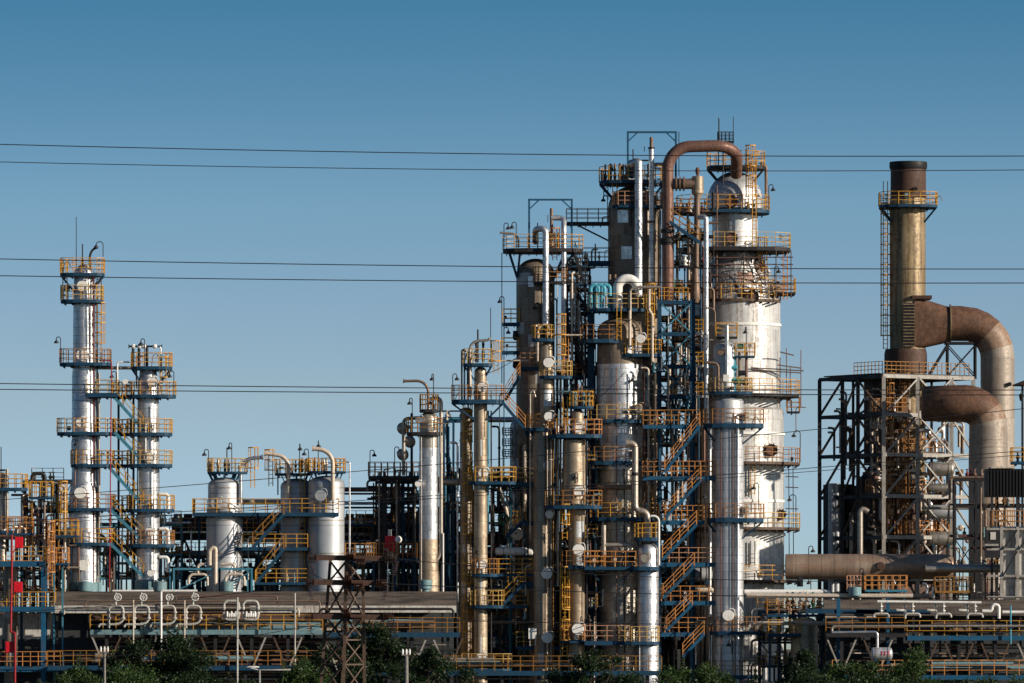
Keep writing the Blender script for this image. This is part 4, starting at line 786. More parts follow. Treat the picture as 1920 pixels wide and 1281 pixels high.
q=t.p('elbow','rust_duct'); loft(q,[((1780,-6,607),U,D,33,33,1),((1800,-6,607),U,D,33,33,1)]+el[1:4])
loft(t.p('elbow','duct_mid'),el[3:6]); loft(t.p('elbow','duct_metal'),el[5:]); t.p('riser','duct_metal').lathe((1870,-6,0),[(670,32),(t.gy,32)],36)
t.p('flange_band','stack_metal').lathe((1781,-6,607),[(-1.2,36),(1.2,36)],30,'x'); t.p('inlet_grille','black').box(1692,1712,-40,-34,570,652)
for i in range(14): t.p('grille_bar','stack_metal').box(1691,1713,-41.5,-40.3,572+i*6,573.4+i*6)
t.p('frame_plate','rust_dark').box(1708,1745,-40,30,556,562); t.p('nozzle','black').lathe((1890,-36,722),[(-4,4),(2,4)],12,'d')
t=T('support_truss','small dark truss carrying the upper rusty duct beside the stack','truss',1800,705,34)
for x in (1776,1828):
    for d in (-24,20): t.p('post','dark_steel').bar((x,d,645),(x,d,712),3)
for d in (-24,20):
    for a,b in ((1776,1828),(1828,1776)): t.p('brace','dark_steel').bar((a,d,648),(b,d,706),2)
    t.p('beam','dark_steel').bar((1772,d,644),(1834,d,644),4); t.p('brace','dark_steel').bar((1776,d,648),(1740,d,706),4)
t=T('flue_duct','thick rusty duct elbow bending down in front of the steel frame','duct',1854,None,22)
loft(t.p('horizontal_run','rust_duct'),[((1729,10,758),U,D,28,28,1),((1733,6,757),U,D,34,33,1),((1800,0,757),U,D,36,35,1),((1808,0,757),U,D,36,35,1)])
el=[]
for i in range(9):
    a=i/8*pi/2; el.append(((1808+45*sin(a),0,800-43*cos(a)),(-sin(a),0,cos(a)),D,36,35.5,1))
loft(t.p('elbow','rust_duct'),el[:6]); loft(t.p('elbow','duct_mid'),el[5:8]); loft(t.p('elbow','duct_metal'),el[7:]); t.p('riser','duct_metal').lathe((1853,0,0),[(799,35.8),(880,37),(t.gy,37)],36)
for y in (824,838,866): t.p('ring_band','duct_metal').lathe((1853,0,0),[(y,37.2),(y+1.4,37.2)],36,cap=False)
t.p('nozzle','black').lathe((1829,-30,868),[(-3,3),(3,3)],12,'d'); t.p('nozzle','black').lathe((1768,-34,752),[(-3,3.5),(3,3.5)],12,'d')
# rotated furnace frame
t=T('furnace_frame','big open steel furnace frame with pale front posts and dark side bays','frame',1657,None,24)
A=R(33); kx=cos(A)
FR=lambda u,v: (1657+u*cos(A)-v*sin(A), u*sin(A)+v*cos(A))      # u along the front (right, away), v along the left side (left, away)
us=[0,66/kx,133/kx,176/kx]; vs=[0,82,132,206]; ys=[705,777,852,930,1007]
def fb(m,u0,v0,y0,u1,v1,y1,w,h=None): a=FR(u0,v0); b=FR(u1,v1); m.bar((a[0],a[1],y0),(b[0],b[1],y1),w,h)
for i,u in enumerate(us):
    for j,v in enumerate(vs): 
        if i in(0,1,3) or j in (0,3): fb(t.p('post','grey_steel' if j==0 else 'dark_steel'),u,v,ys[0],u,v,t.gy,7 if j==0 or i==0 else 5)  # sun and shade put into the colour: paler steel on the front, darker behind
for y in ys+[1085]:
    b=t.p('beam','grey_steel'); fb(b,-3,-.6,y,us[-1],-.6,y,5,7); c=t.p('beam','dark_steel'); fb(c,.6,4,y+.5,.6,vs[-1],y+.5,5,7); fb(c,0,vs[-1],y,us[-1],vs[-1],y,4,6); fb(c,us[-1],0,y+.3,us[-1],vs[-1],y+.3,4,6); fb(c,us[1],4,y+.4,us[1],vs[-1],y+.4,4,5); fb(c,4,vs[1],y+.4,us[-1],vs[1],y+.4,4,5)  # beams likewise: pale for the lit front, dark for the shaded sides
for a,b in zip(ys,ys[1:]+[1085]):
    m=t.p('brace','grey_steel'); fb(m,5,-1,b-3,us[1]-3,-1,a+5,3); fb(m,us[1]+3,-1,b-4,us[2]-3,-1,a+4,3); fb(m,us[1]+3,-3,a+4,us[2]-3,-3,b-4,3); fb(m,us[2],-1,a+4,us[3],-1,b-4,3)
    m=t.p('brace','rust_steel'); fb(m,0,vs[3],b-2,0,vs[2],a+3,3.4); fb(m,0,vs[2],b-2,0,vs[1],a+3,3); fb(m,-2,vs[1],a+3,-2,0,b-2,3.4); fb(m,us[1],vs[3],b,us[1],vs[2],a,3.5); fb(m,us[3],vs[3],a,us[1],vs[3],b,3.5); fb(m,us[1],vs[2],b,us[1],0,a,2.6)
for y,a,b in ((777,10,60),(852,80,150),(930,-10,50),(1007,70,160),(930,90,150)):
    w=t.p('walkway','rust_steel'); P=[FR(max(2,a),10),FR(b,10),FR(b,60),FR(max(2,a),60)]; w.slab(P,y-7,3); t.p('railing','yellow_rust' if y!=1007 else 'orange',w).rail(P,y-7,25,11)
w=t.p('walkway','dark_steel'); P=[FR(-2,8),FR(us[-1],8),FR(us[-1],190),FR(-2,190)]; w.slab(P,699,2); P=[FR(-2,60),FR(us[1]-4,8),FR(us[-1]-6,8)]; t.p('railing','yellow_dim',w).rail([FR(4,100),FR(4,10),FR(90,10),FR(us[-1]-3,10)],699,22,11,closed=False)
for x in (35,70): a=FR(x,30); ladder(t,a[0],a[1],720,1000,0,7,mat='yellow_rust')
rng=random.Random(17)
# firebox, drums and piping inside
t2=T('firebox','dark bulky firebox filling the inside of the steel furnace frame','furnace',1690,None,27)
P=[FR(20,40),FR(us[-1]-10,40),FR(us[-1]-10,180),FR(20,180)]
m=t2.p('casing','rust_dark'); m.slab(P,908,t2.gy-908); t2.p('chute','rust_dark').slab([FR(34,50),FR(96,50),FR(96,110),FR(34,110)],700,170)
for i in range(12):
    a=FR(22+i*12,39); t2.p('stiffener','rust_steel').box(a[0]-.8,a[0]+.8,a[1]-1.6,a[1],910,1100)
for i in range(9):
    for jj in range(3):
        if (i+jj)%2: a=FR(28+i*15,38); t2.p('burner_door',('rust_steel','grey_tank','brown_pipe')[(i+jj)%3]).box(a[0]-4,a[0]+4,a[1]-3,a[1]-1.5,925+jj*42,938+jj*42)
for i in range(5): a=FR(40+i*12,48); t2.p('stiffener','rust_steel').box(a[0]-.8,a[0]+.8,a[1]-1.6,a[1],702,868)
for yy_ in (730,770,810): a=FR(34,49); b=FR(96,49); t2.p('stiffener','rust_steel').bar((a[0],a[1]-1,yy_),(b[0],b[1]-1,yy_),2)
m=t2.p('hood','dark_steel'); a=FR(60,60); m.lathe((a[0],a[1],0),[(868,38),(900,62),(908,66)],4)
P=[FR(4,140),FR(30,140),FR(30,200),FR(4,200)]; t2.p('side_flue','dark_steel').slab(P,905,t2.gy-905)
for i in range(130):
    u=rng.uniform(-4,us[-1]); y=rng.uniform(720,1040); a=FR(u,rng.uniform(12,38)); k_=rng.random()
    if k_<.45: t2.p('pipe',rng.choice(['alu_old','brown_pipe','rust_steel','cream_pipe','alu'])).tube([(a[0]-rng.uniform(5,30),a[1],y),(a[0],a[1],y),(a[0],a[1],y+rng.uniform(20,80))],rng.uniform(1.5,4),8,bend=7)
    elif k_<.8: t2.p('burner',rng.choice(['alu_old','cream_pipe','rust_pipe','dark_steel','brown_pipe'])).lathe((a[0],a[1],y),[(-6,3),(-4,6),(8,6)],12,'d')
    else: t2.p('junction_box',rng.choice(['alu_old','cream_pipe','yellow_dim'])).box(a[0]-4,a[0]+4,a[1]-2,a[1]+2,y,y+9)
for x0,r in ((1562,6),(1572,5),(1600,4),(1613,5)): vpipe(t2,x0,905 if x0<1590 else 960,1290,r,'grey_tank' if x0<1590 else 'alu_old',60)
for y in (880,915,960,1010): drum('exchanger_drum','%s grey exchanger drum inside the right half of the furnace frame'%{880:'topmost',915:'second',960:'third',1010:'lowest'}[y],'drum',1738,1790,y,13 if y!=915 else 8,27,'silver_old' if y!=960 else 'grey_tank',0,'exchanger drums in the frame')
solo('pipe','silver_old','shiny thin pipe crossing the right half of the furnace frame','pipe',[(1728,0,953),(1830,0,953)],3,25.5)
solo('pipe','alu_old','curved brownish standpipe in the left half of the furnace frame','pipe',[(1628,0,960),(1613,0,950),(1613,0,1040)],5,23.5,12)
for i in range(26):
    v=rng.uniform(20,200); a=FR(rng.uniform(4,14),v); y=rng.uniform(730,1000); t2.p('pipe',rng.choice(['rust_steel','brown_pipe','grey_tank','alu_old'])).tube([(a[0]-12,a[1],y),(a[0],a[1],y),(a[0],a[1],y+rng.uniform(30,140))],rng.uniform(1.2,3.4),8,bend=6)
# loose vertical risers between the middle columns
for i,(x,y0,r,m_,Yv,l) in enumerate(((936,800,2,'dark_steel',2,'dark riser pipe in the gap right of the slim beige column'),(957,905,3,'teal',3,'teal riser pipe below the long link deck'),(974,835,2.4,'alu_old',4,'dull riser pipe left of the dark middle column'),(1044,560,1.6,'dark_steel',3,'thin dark riser left of the stair tower by the cyan hoops'),(1051,700,2.2,'silver_old',3,'grey riser pipe right of the dark middle column'),(1109,590,6,'blue',4,'thick blue riser behind the cyan hoops'),(1216,690,2,'cream_pipe',.5,'cream riser pipe right of the fat silver column'),(1228,700,2.6,'alu_old',.3,'dull riser pipe against the blue tower frame'),(1208,690,1.4,'rust_pipe',.2,'thin rusty riser on the right flank of the fat silver column'),(1331,800,3.5,'alu',2,'bright riser pipe left of the smooth silver column'),(1314,820,2,'brown_pipe',2.4,'brown riser pipe behind the zigzag stairs'),(840,800,3,'blue',5,'navy riser pipe right of the silver clad column'),(858,830,2.2,'alu',4.4,'pale riser pipe left of the dark ladder column'))):
    solo('riser_pipe',m_,l,'pipe',[(x-(14 if i%3==0 else 0),0,y0),(x,0,y0),(x,0,gy(Yv))],r,Yv,6,10,fl=[(x,0,y0+40,'y'),(x,0,y0+160,'y')])
# right edge
t=T('equipment_house','dark corrugated box cabin wrapping the big duct riser at right','cabin',1890,None,-1)
m=t.p('cabin_body','black'); m.box(1848,1960,-30,40,880,932); 
for i in range(18): t.p('corrugation','black').box(1849+i*6,1851+i*6,-31.5,-30.2,882,930)
m=t.p('roof_sheet','cream_pipe'); m.slab(rect(1856,1900,-34,40),876,3)
for x in (1858,1905): t.p('post','dark_steel').bar((x,-26,932),(x,-26,t.gy),4)
plat(t,1858,1925,988,-4,30,'r',th=5,h=30,rm='yellow',sp=8); plat(t,1896,1960,866,-4,24,'r',th=5,h=26,rm='yellow')
t=T('ladder_mast','dark slim mast with flat hood cut by the right photo edge','mast',1918,None,-2)
t.p('pole','dark_steel').bar((1917,0,722),(1917,0,t.gy),4); m=t.p('hood','rust_dark'); m.lathe((1922,0,0),[(713,1),(722,24),(724,24)],20); t.p('lamp_housing','black').lathe((1915,-3,0),[(738,3),(742,5),(752,3)],10)
t=T('process_structure','pale grey clad frame below the dark cabin at the right edge','frame',1885,None,-2.4)
for x in (1878,1908,1938): t.p('post','grey_steel').bar((x,0,988),(x,0,t.gy),6)
for y in (992,1030,1080,1120,1160): t.p('beam','grey_steel').bar((1850,-.5,y),(1960,-.5,y),4,4)
t.p('wall_panel','wall_white').box(1881,1960,6,9,994,1160); t.p('brace','dark_steel').bar((1880,-4,1080),(1907,-4,1034),3); t.p('brace','dark_steel').bar((1880,-4,1030),(1907,-4,994),3); t.p('brace','dark_steel').bar((1910,-4,1030),(1936,-4,994),3)
t=T('control_box','dark framed box left of the pale right-edge frame','cabinet',1864,1050,-2.5); t.p('cabinet_body','dark_steel').box(1848,1876,0,20,992,1046); t.p('window_panel','wall_white').box(1857,1867,-1.5,-.2,998,1012); t.p('shelf','grey_steel').box(1846,1872,-6,0,1020,1024)
# platforms below the fat duct
t=T('access_platform','orange railed teal deck directly under the fat horizontal duct','platform',1645,None,-1)
plat(t,1622,1700,1106,0,22,'r',th=4,h=27,rm='orange',mat='teal',sp=12); plat(t,1588,1614,1106,0,14,'r',th=4,h=27,rm='orange',mat='teal',sp=6)
for x in (1626,1696): t.p('post','teal').bar((x,10,1108),(x,10,t.gy),3)
t=T('small_drum','pale green drum under the orange railed deck below the fat duct','drum',1603,1120,-2.2); t.p('shell','teal_pale').lathe((1603,0,0),[(1100,1),(1101,12),(1117,12),(1119,5)],20)
t=T('access_platform','dim yellow railed cage deck right of the teal deck under the duct','platform',1790,None,-.5); plat(t,1752,1822,1108,0,24,'r',th=4,h=26,rm='yellow_dim',mat='yellow_dim',sp=9)
for x in (1756,1790,1818): t.p('post','dark_steel').bar((x,10,1110),(x,10,t.gy),4)
t=T('pipe_loop','shiny double hairpin pipe below the end of the fat duct','pipe',1745,1125,-1); t.p('pipe','alu').tube([(1736,0,1122),(1740,0,1098),(1730,0,1094)],3,10,bend=6); t.p('pipe','alu').tube([(1750,0,1126),(1750,0,1100)],3,10)
solo('pipe','white','long pale pipe run at the foot of the white column','pipe',[(1396,0,1110),(1548,0,1110),(1556,0,1114)],4.6,-.6,4,14); solo('pipe','cream_pipe','long pinkish pipe run crossing under the fat duct','pipe',[(1400,0,1117),(1712,0,1118)],4.6,-2,4,14)
solo('pipe','dark_steel','dark pipe elbow continuing the pinkish pipe run','pipe',[(1712,0,1118),(1745,0,1118),(1752,0,1130)],4.8,-2,6)
# ------------------------------------------------------------------ dense racks behind centre
rack(T('pipe_rack','dense dark pipe rack behind the slim beige and brown middle columns','pipe rack',980,None,9),[885,925,965,1005,1045],[900,960,1020,1085,1150,1205],70,0,'dark_steel',4.5,51,4,40,.4,'yellow_dim',[(880,1045,y) for y in (960,1020,1085,1150,1205)],(1,3.6),['dark_steel','brown_pipe','alu_old','cream_pipe','blue','dark_steel','teal'],None,50,(1020,1150))
rack(T('pipe_rack','dense pipe rack filling the gap beside the dark middle column and fat silver one','pipe rack',1110,None,9),[1045,1080,1115,1150,1200],[700,760,820,890,950,1010,1080,1150,1210],60,0,'dark_steel',4.5,52,3,40,.4,'yellow_dim',[(1040,1200,y) for y in (760,890,1010,1150)],(1,3.4),['dark_steel','brown_pipe','alu_old','cream_pipe','blue','dark_steel','teal'],None,50,(820,950,1080,1210))
rack(T('pipe_rack','lower pipe rack behind the silver clad column and red box tank','pipe rack',760,None,9),[640,690,740,790,840,880],[1065,1110],50,0,'blue',4.5,53,4,20,.3,'yellow_dim',[(640,880,1065)],(1,3.6),RP,None,26)
rack(T('pipe_rack','low process rack between the two left silver columns','pipe rack',240,None,3.5),[180,215,250,300,340],[985,1040,1085],40,0,'teal',3.5,54,3,20,.2,'yellow',[(190,340,985),(190,340,1040)],(1,3),['cream_pipe','alu_old','brown_pipe','alu','yellow_dim','rust_pipe'],None,36)
rack(T('pipe_rack','pump rack with valves left of the big roof tank at bottom right','pipe rack',1500,None,0),[1425,1462,1500,1545],[1148,1205,1250],50,0,'blue',4.5,55,4,20,.2,'yellow',[(1420,1545,1148),(1420,1545,1205),(1420,1545,1250)],(1,3.2),RP,None,40,(1205,))
rack(T('pipe_rack','packed dark pipe rack running far behind the middle columns','pipe rack',1000,None,12.5),[640,720,800,880,960,1040,1120,1200,1280,1360],[1010,1050,1090,1140,1180,1215],60,0,'dark_steel',5,61,6,60,.3,'yellow_dim',[(640,1360,y) for y in (1050,1140)],(1.5,6),['dark_steel','brown_pipe','alu_old','rust_pipe','blue','dark_steel','blue'],None,60,(1090,1180))
t=T('switch_building','plain dark control building hidden behind the middle pipe racks','building',1100,None,17); t.p('wall','wall_dark').box(850,1370,0,80,1030,t.gy); t.p('roof','roof').slab(rect(846,1374,-4,84),1025,4)
for x in range(870,1360,40): t.p('window','black').box(x,x+18,-1,-.2,1050,1066)
# ------------------------------------------------------------------ long shed with roof
t=T('long_shed','long low shed with weathered brown roof and white fascia, left of the beige columns','building',480,None,-4.2)
def roofseg(x0,x1,yr,ye,d0,d1): 
    m=t.p('roof','roof'); m.add([(x0,d1,yr),(x1,d1,yr),(x1,d0,ye),(x0,d0,ye),(x0,d1,yr+4),(x1,d1,yr+4),(x1,d0,ye+3),(x0,d0,ye+3)],[(0,1,2,3),(7,6,5,4),(0,4,5,1),(2,6,7,3),(1,5,6,2),(3,7,4,0)])
roofseg(98,856,1109,1133,-50,42); t.p('fascia','wall_white').box(98,300,-52,-49,1136,1150); t.p('fascia','rust_steel').box(300.5,470,-52,-49,1136,1149); t.p('fascia','wall_white').box(470.5,856,-52,-49,1136,1149); t.p('wall','wall_dark').box(100,850,-10,36,1138,t.gy)  # dark wall closes the open bays; its colour stands for the shade inside
t.p('end_wall','wall_white').box(-60,99.5,-12,-6,1150,1198); t.p('low_wall','wall_dark').box(-60,99.5,-12,-6,1198.2,t.gy)
for x in range(110,856,60): t.p('post','dark_steel').bar((x,-44,1150),(x,-44,t.gy),4)
for x in range(560,640,24): t.p('wall_panel','wall_white').box(x,x+22,-14,-11,1152,1182)
t=T('long_shed','brown roofed shed stretch glimpsed behind the beige and brown middle columns','building',1000,None,16)
roofseg(860,1400,1109,1133,-50,-6); t.p('fascia','wall_white').box(860,1400,-52,-49,1136,1150)
t=T('long_shed','low dark roofed shed at lower right behind the white manifold pipes','building',1700,None,-4.2)
roofseg(1545,1990,1124,1152,-50,42); t.p('wall','wall_dark').box(1548,1990,-10,36,1153,t.gy);  # wall colour again stands for the shade under the open-sided roof
t.p('fascia','wall_white').box(1545,1640,-52,-49,1156,1161)
for x in range(1560,1960,50): t.p('post','dark_steel').bar((x,-44,1155),(x,-44,t.gy),4)
# ------------------------------------------------------------------ teal rack deck with manifolds, bottom left
def deckrack(label,x0,x1,ydeck,Y,mat,edge,rm,seed,xi=None,vee=True,d1=40):
    t=T('pipe_bridge',label,'pipe bridge',(x0+x1)/2,None,Y); rng=random.Random(seed)
    t.p('edge_beam',edge).box(x0,x1,-16,-12,ydeck,ydeck+9); t.p('edge_beam','dark_steel').box(x0,x1,d1-4,d1,ydeck,ydeck+9)
    p=t.p('deck','dark_steel'); p.slab(rect(x0,x1,-11.5,d1-4.5),ydeck+1,3)
    t.p('railing',rm,p).rail([(x0,-14),(x1,-14)],ydeck,28,24,closed=False)
    x=x0+30
    while x<x1:
        t.p('column','dark_steel').box(x-3,x+3,-6,0,ydeck+9,t.gy); t.p('column','dark_steel').box(x-3,x+3,d1-16,d1-10,ydeck+9,t.gy)
        if vee:
            for s in (-1,1): t.p('strut','grey_steel' if rng.random()<.6 else 'rust_steel').bar((x+s*3,-8,ydeck+70),(x+s*28,-8,ydeck+10),3)
        x+=68
    for i in range(9):
        y=ydeck+16+i*8+rng.uniform(-2,2); a=x0+rng.uniform(0,80); b=x1-rng.uniform(0,80); t.p('pipe',rng.choice(['brown_pipe','alu_old','dark_steel','cream_pipe','dark_steel','rust_pipe'])).tube([(a,rng.uniform(0,d1-10),y),(b,20,y)],rng.uniform(1,2.6),8)
    for i in range(16):
        y=ydeck-5-rng.uniform(0,17); a=x0+rng.uniform(0,(x1-x0)*.5); b=a+rng.uniform(40,(x1-x0)*.5); t.p('pipe',rng.choice(['brown_pipe','alu_old','dark_steel','teal_pale','rust_steel'])).tube([(a,2+i*2.2,y),(b,2+i*2.2,y)],rng.uniform(2,5),8)
    return t
t=deckrack('teal edged pipe bridge crossing the lower left with white manifolds above',170,605,1181,-8,'dark_steel','teal_pale','yellow',1)
t.p('duct','rust_dark').lathe((170,24,1160),[(0,5),(60,9),(430,10)],20,'x'); t.p('duct','teal_pale').box(262,600,8,16,1167,1180.5)
deckrack('lower yellow railed pipe bridge crossing the bottom left',90,600,1248,-9,'dark_steel','blue','yellow_dim',2,vee=False)
deckrack('dark blue pipe bridge directly behind the lattice pylon',606,862,1186,-8,'dark_steel','blue','yellow_dim',3); deckrack('dark blue pipe bridge behind the beige and brown columns',866,1190,1190,4.5,'dark_steel','blue','yellow_dim',8); deckrack('lower dark blue pipe bridge in the bottom middle',640,1240,1258,-9,'dark_steel','blue','yellow_dim',4,vee=False)
deckrack('blue pipe bridge at bottom right with yellow railing',1700,1980,1192,-8,'dark_steel','blue_bright','yellow',5); deckrack('lowest blue walkway at the bottom right corner',1560,1980,1266,-10.5,'dark_steel','blue_bright','orange',6,vee=False)
deckrack('dim railed pipe bridge between the roof tank and right manifolds',1548,1696,1186,-8,'dark_steel','dark_steel','yellow_dim',7)
def valve(m,x,d,y,r): 
    m.lathe((x,d,0),[(y,1.6),(y+2,r*.8),(y+4,r*.9),(y+7,1.8)],12)
def wheel(t,x,y,r,d=-3):
    m=t.p('hand_wheel','white'); m.tube([(x+r*sin(a/14*2*pi),d,y-r*cos(a/14*2*pi)) for a in range(15)],.9,6)
    for a in range(3): m.bar((x-r*sin(a*pi/3),d,y+r*cos(a*pi/3)),(x+r*sin(a*pi/3),d,y-r*cos(a*pi/3)),1)
for i,(x,l) in enumerate(((217,'first'),(265,'second'),(314,'third'),(362,'fourth'))):
    t=T('valve_manifold','%s white hand-wheel loop from the left above the teal bridge'%l,'pipe manifold',x,1181,-9,'white hand wheel loops')
    t.p('stem','pale_pipe').tube([(x,0,1108),(x,0,1134)],2,10); wheel(t,x+4,1120,6.5)
    m=t.p('loop_pipe','pale_pipe'); m.tube([(x-13,0,1178),(x-13,0,1136),(x+14,0,1136),(x+14,0,1165),(x+2,0,1171),(x-32,0,1171),(x-32,0,1176)],2.2,10,bend=8); valve(m,x-13,0,1145,4.6); valve(m,x+14,0,1145,4.6); valve(m,x-13,0,1156,4.6); valve(m,x+14,0,1156,4.6)
solo('pipe','white','thin white header pipe above the first two hand-wheel loops','pipe',[(211,0,1108),(288,0,1108)],1.9,-9.1); solo('pipe','white','white header pipe above the last two hand-wheel loops, dropping down its left end','pipe',[(302,0,1300),(302,0,1108),(370,0,1108)],2.3,-9.3,3)
for i,(x,l) in enumerate(((434,'left'),(470,'right'))):
    t=T('valve_manifold','%s white low valve loop beside the tall white pole'%l,'pipe manifold',x,1181,-9,'white low valve loops')
    m=t.p('loop_pipe','pale_pipe'); m.tube([(x-14,0,1140),(x-14,0,1127),(x+14,0,1127),(x+14,0,1140)],2.4,10,bend=8); m.tube([(x-14,0,1148),(x-14,0,1162),(x+14,0,1162),(x+14,0,1148)],2.4,10,bend=8)
    for s in (-14,14): valve(m,x+s,0,1137,4); valve(m,x+s,0,1147,4)
    for q in range(5): t.p('valve','white').lathe((x-8+q*4,-3,0),[(1146+q%2*4,1),(1150,2.6),(1156,2.6),(1158,1)],8)
for i,(x,y0,l) in enumerate(((250,1125,'first thin white post rising through the left bridge railing'),(346,1126,'second thin white post rising through the left bridge railing'),(445,1120,'tall white pole rising past the low valve loops'),(553,1112,'thin white pole nearest the lattice pylon'))): solo('pole','pale_pipe' if i>1 else 'cream_pipe',l,'pole',[(x,0,gy(-10)),(x,0,y0)],1.5 if i!=2 else 1.9,-10,0,8)
for i,x in enumerate((1652,1711,1769,1828)):
    l=('first','second','third','fourth')[i]; t=T('valve_manifold','%s white T-shaped drop from the left under the right header pipe'%l,'pipe manifold',x,1160,-8.4,'white T drops')
    m=t.p('drop_pipe','pale_pipe'); m.tube([(x,0,1130),(x,0,1150)],2,10); m.tube([(x-14,0,1158),(x-14,0,1151),(x+14,0,1151),(x+14,0,1158)],2.3,10,bend=5)
    for y in (1136,1144): t.p('flange','white').lathe((x,0,0),[(y,4),(y+2,4)],12)
    if i: m=t.p('side_pipe','pale_pipe'); m.tube([(x+28-58,4,1144),(x-14,4,1144),(x-14,4,1133),(x-14,4,1160)],2.6,10)
solo('pipe','white','straight white header pipe over the right T-shaped drops','pipe',[(1645,0,1128),(1840,0,1130)],2.4,-8.4)
t=T('pipe_loop','white arch pipe at the right end of the T-shaped drops','pipe',1870,1160,-8.4); t.p('pipe','white').tube([(1842,0,1146),(1860,0,1146),(1860,0,1134),(1873,0,1134),(1873,0,1160)],3.2,10,bend=6); t.p('pipe','white').tube([(1880,0,1148),(1930,0,1148)],3,10)
solo('pole','cyan_pipe','light blue pole at the right over the blue bridge','pole',[(1895,0,1136),(1895,0,1208)],1.6,-9,0,8)
t=T('storage_tank','tan domed tank behind the trees at lower right','tank',1508,None,-2); shell(t,1508,dome(1170,25,13)+[(t.gy,26)],'tan_clad'); t.p('ladder','orange').bar((1497,-28,1160),(1497,-28,1240),1.5); plat(t,1440,1500,1188,-10,26,'r',th=6,h=26)
t=drum('horizontal_vessel','small silver drum with red marking peeking above the right trees','drum',1632,1674,1226,12,-12,'silver_smooth')
mk=t.p('red_marking','red')
for x in (1653,1659,1665):
    mk.box(x-1.8,x+1.8,-12.6,-11,1222,1223); mk.box(x-.5,x+.5,-12.8,-11,1221,1229); mk.box(x-2,x+2,-12.7,-11,1226,1227)
solo('pipe','alu','silvery elbow pipe entering the small marked drum','pipe',[(1560,0,1186),(1645,0,1185),(1645,0,1215)],2.6,-12,6)
for x0,l in ((1572,'blue upright post right of the tan domed tank'),(1665,'blue upright post behind the first T-shaped drop')):
    t=T('steel_post',l,'post',x0,None,-7.2); t.p('post','blue_bright').bar((x0,0,1122),(x0,0,t.gy),7 if x0<1600 else 6); t.p('beam','blue').bar((x0-60,1,1146),(x0+80,1,1148),5,8)
# extra gear
t=T('access_platform','low yellow railed deck with valves at the foot of the white column','platform',1470,None,-1.2); plat(t,1438,1546,1152,0,24,'r',th=5,h=27,rm='yellow',mat='blue')
for x in (1443,1492,1541): t.p('post','blue_bright').bar((x,0,1156),(x,0,t.gy),4)
for x,c in ((1476,'brown_pipe'),(1486,'dark_steel'),(1500,'alu'),(1512,'pale_pipe'),(1524,'green')): t.p('valve',c).lathe((x,-8,0),[(1152,2),(1146,4),(1138,2),(1130,4.5),(1122,1.5),(1112,3),(1110,1)],12)
for (x0,x1,y,r,m_,Yv,l) in ((120,560,1140,2,'alu_old',-7.6,'long dull pipe laid along the front of the shed eaves'),(160,600,1127,1.5,'brown_pipe',-7.2,'brown pipe laid low over the shed roof'),(330,520,1118,1.3,'rust_pipe',-7,'rusty pipe above the shed roof before the tanks'),(600,850,1142,2.4,'dark_steel',-7.6,'dark pipe along the shed eaves right of the pylon'),(1420,1560,1168,3,'cream_pipe',-3,'cream pipe left of the tan domed tank'),(1560,1960,1174,2.4,'alu_old',-9.2,'dull pipe resting above the blue bridge railing'),(1240,1340,1160,2.4,'dark_steel',3,'dark pipe between the zigzag stairs and smooth column'),(880,1060,1168,2.6,'brown_pipe',1.8,'brown pipe behind the low beige column decks')): solo('pipe',m_,l,'pipe',[(x0,0,y+12),(x0,0,y),(x1,0,y),(x1,0,y+16)],r,Yv,6,10)
rack(T('pipe_rack','yellow and rust coloured valve row behind the far left corner frame','pipe rack',70,None,-2.2),[-10,30,62,96,128],[1010,1070,1110,1160,1215],36,0,'dark_steel',3.5,71,3,14,.3,'orange',[(-10,130,1070),(-10,130,1160),(-10,130,1215)],(1,2.6),['brown_pipe','alu_old','rust_pipe','yellow_dim','cream_pipe','dark_steel'],None,24)
rack(T('pipe_rack','upper cramped pipe frame behind the stairs by the cyan hoops','pipe rack',1080,None,6.5),[1058,1082,1106],[505,545,590,640,690,740],34,0,'dark_steel',3.2,81,3,22,.4,'yellow_dim',[(1056,1108,545),(1056,1108,640)],(.8,2.4),['dark_steel','brown_pipe','alu_old','blue','cream_pipe','rust_pipe'],None,28)
rack(T('pipe_rack','slim valve frame between the bright beige column and the fat silver one','pipe rack',1108,None,1.2),[1100,1118],[820,880,950,1010,1075,1140,1205],16,0,'blue',2.6,82,2,12,.3,'yellow',[(1098,1120,880),(1098,1120,1010),(1098,1120,1140)],(.8,2.2),['dark_steel','brown_pipe','alu_old','alu','cream_pipe','rust_pipe'],None,24)
rack(T('pipe_rack','slim pipe frame between the fat silver column and the zigzag stairs','pipe rack',1222,None,1.0),[1212,1234],[700,750,820,880,940,1000,1075,1140],16,0,'blue',2.6,83,2,14,.3,'yellow',[(1208,1238,820),(1208,1238,940),(1208,1238,1075)],(.8,2.4),['dark_steel','brown_pipe','alu_old','alu','cream_pipe','teal'],None,24)
rack(T('pipe_rack','slim pipe frame between the dark ladder column and the dark middle column','pipe rack',955,None,3.6),[922,950,984],[920,985,1040,1100,1160,1215],24,0,'blue',2.8,84,3,14,.3,'yellow',[(920,986,985),(920,986,1100),(920,986,1160)],(.8,2.8),['dark_steel','brown_pipe','alu_old','teal','cream_pipe','rust_pipe'],None,30)
rack(T('pipe_rack','thin dark pipe frame at the right edge behind the big duct riser','pipe rack',1900,None,10),[1790,1830,1870,1910,1950],[900,950,1010,1070,1115],30,0,'dark_steel',4,85,3,14,.3,'yellow_dim',[(1850,1950,950),(1850,1950,1070)],(1,3),['dark_steel','brown_pipe','alu_old','rust_pipe'],None,26)
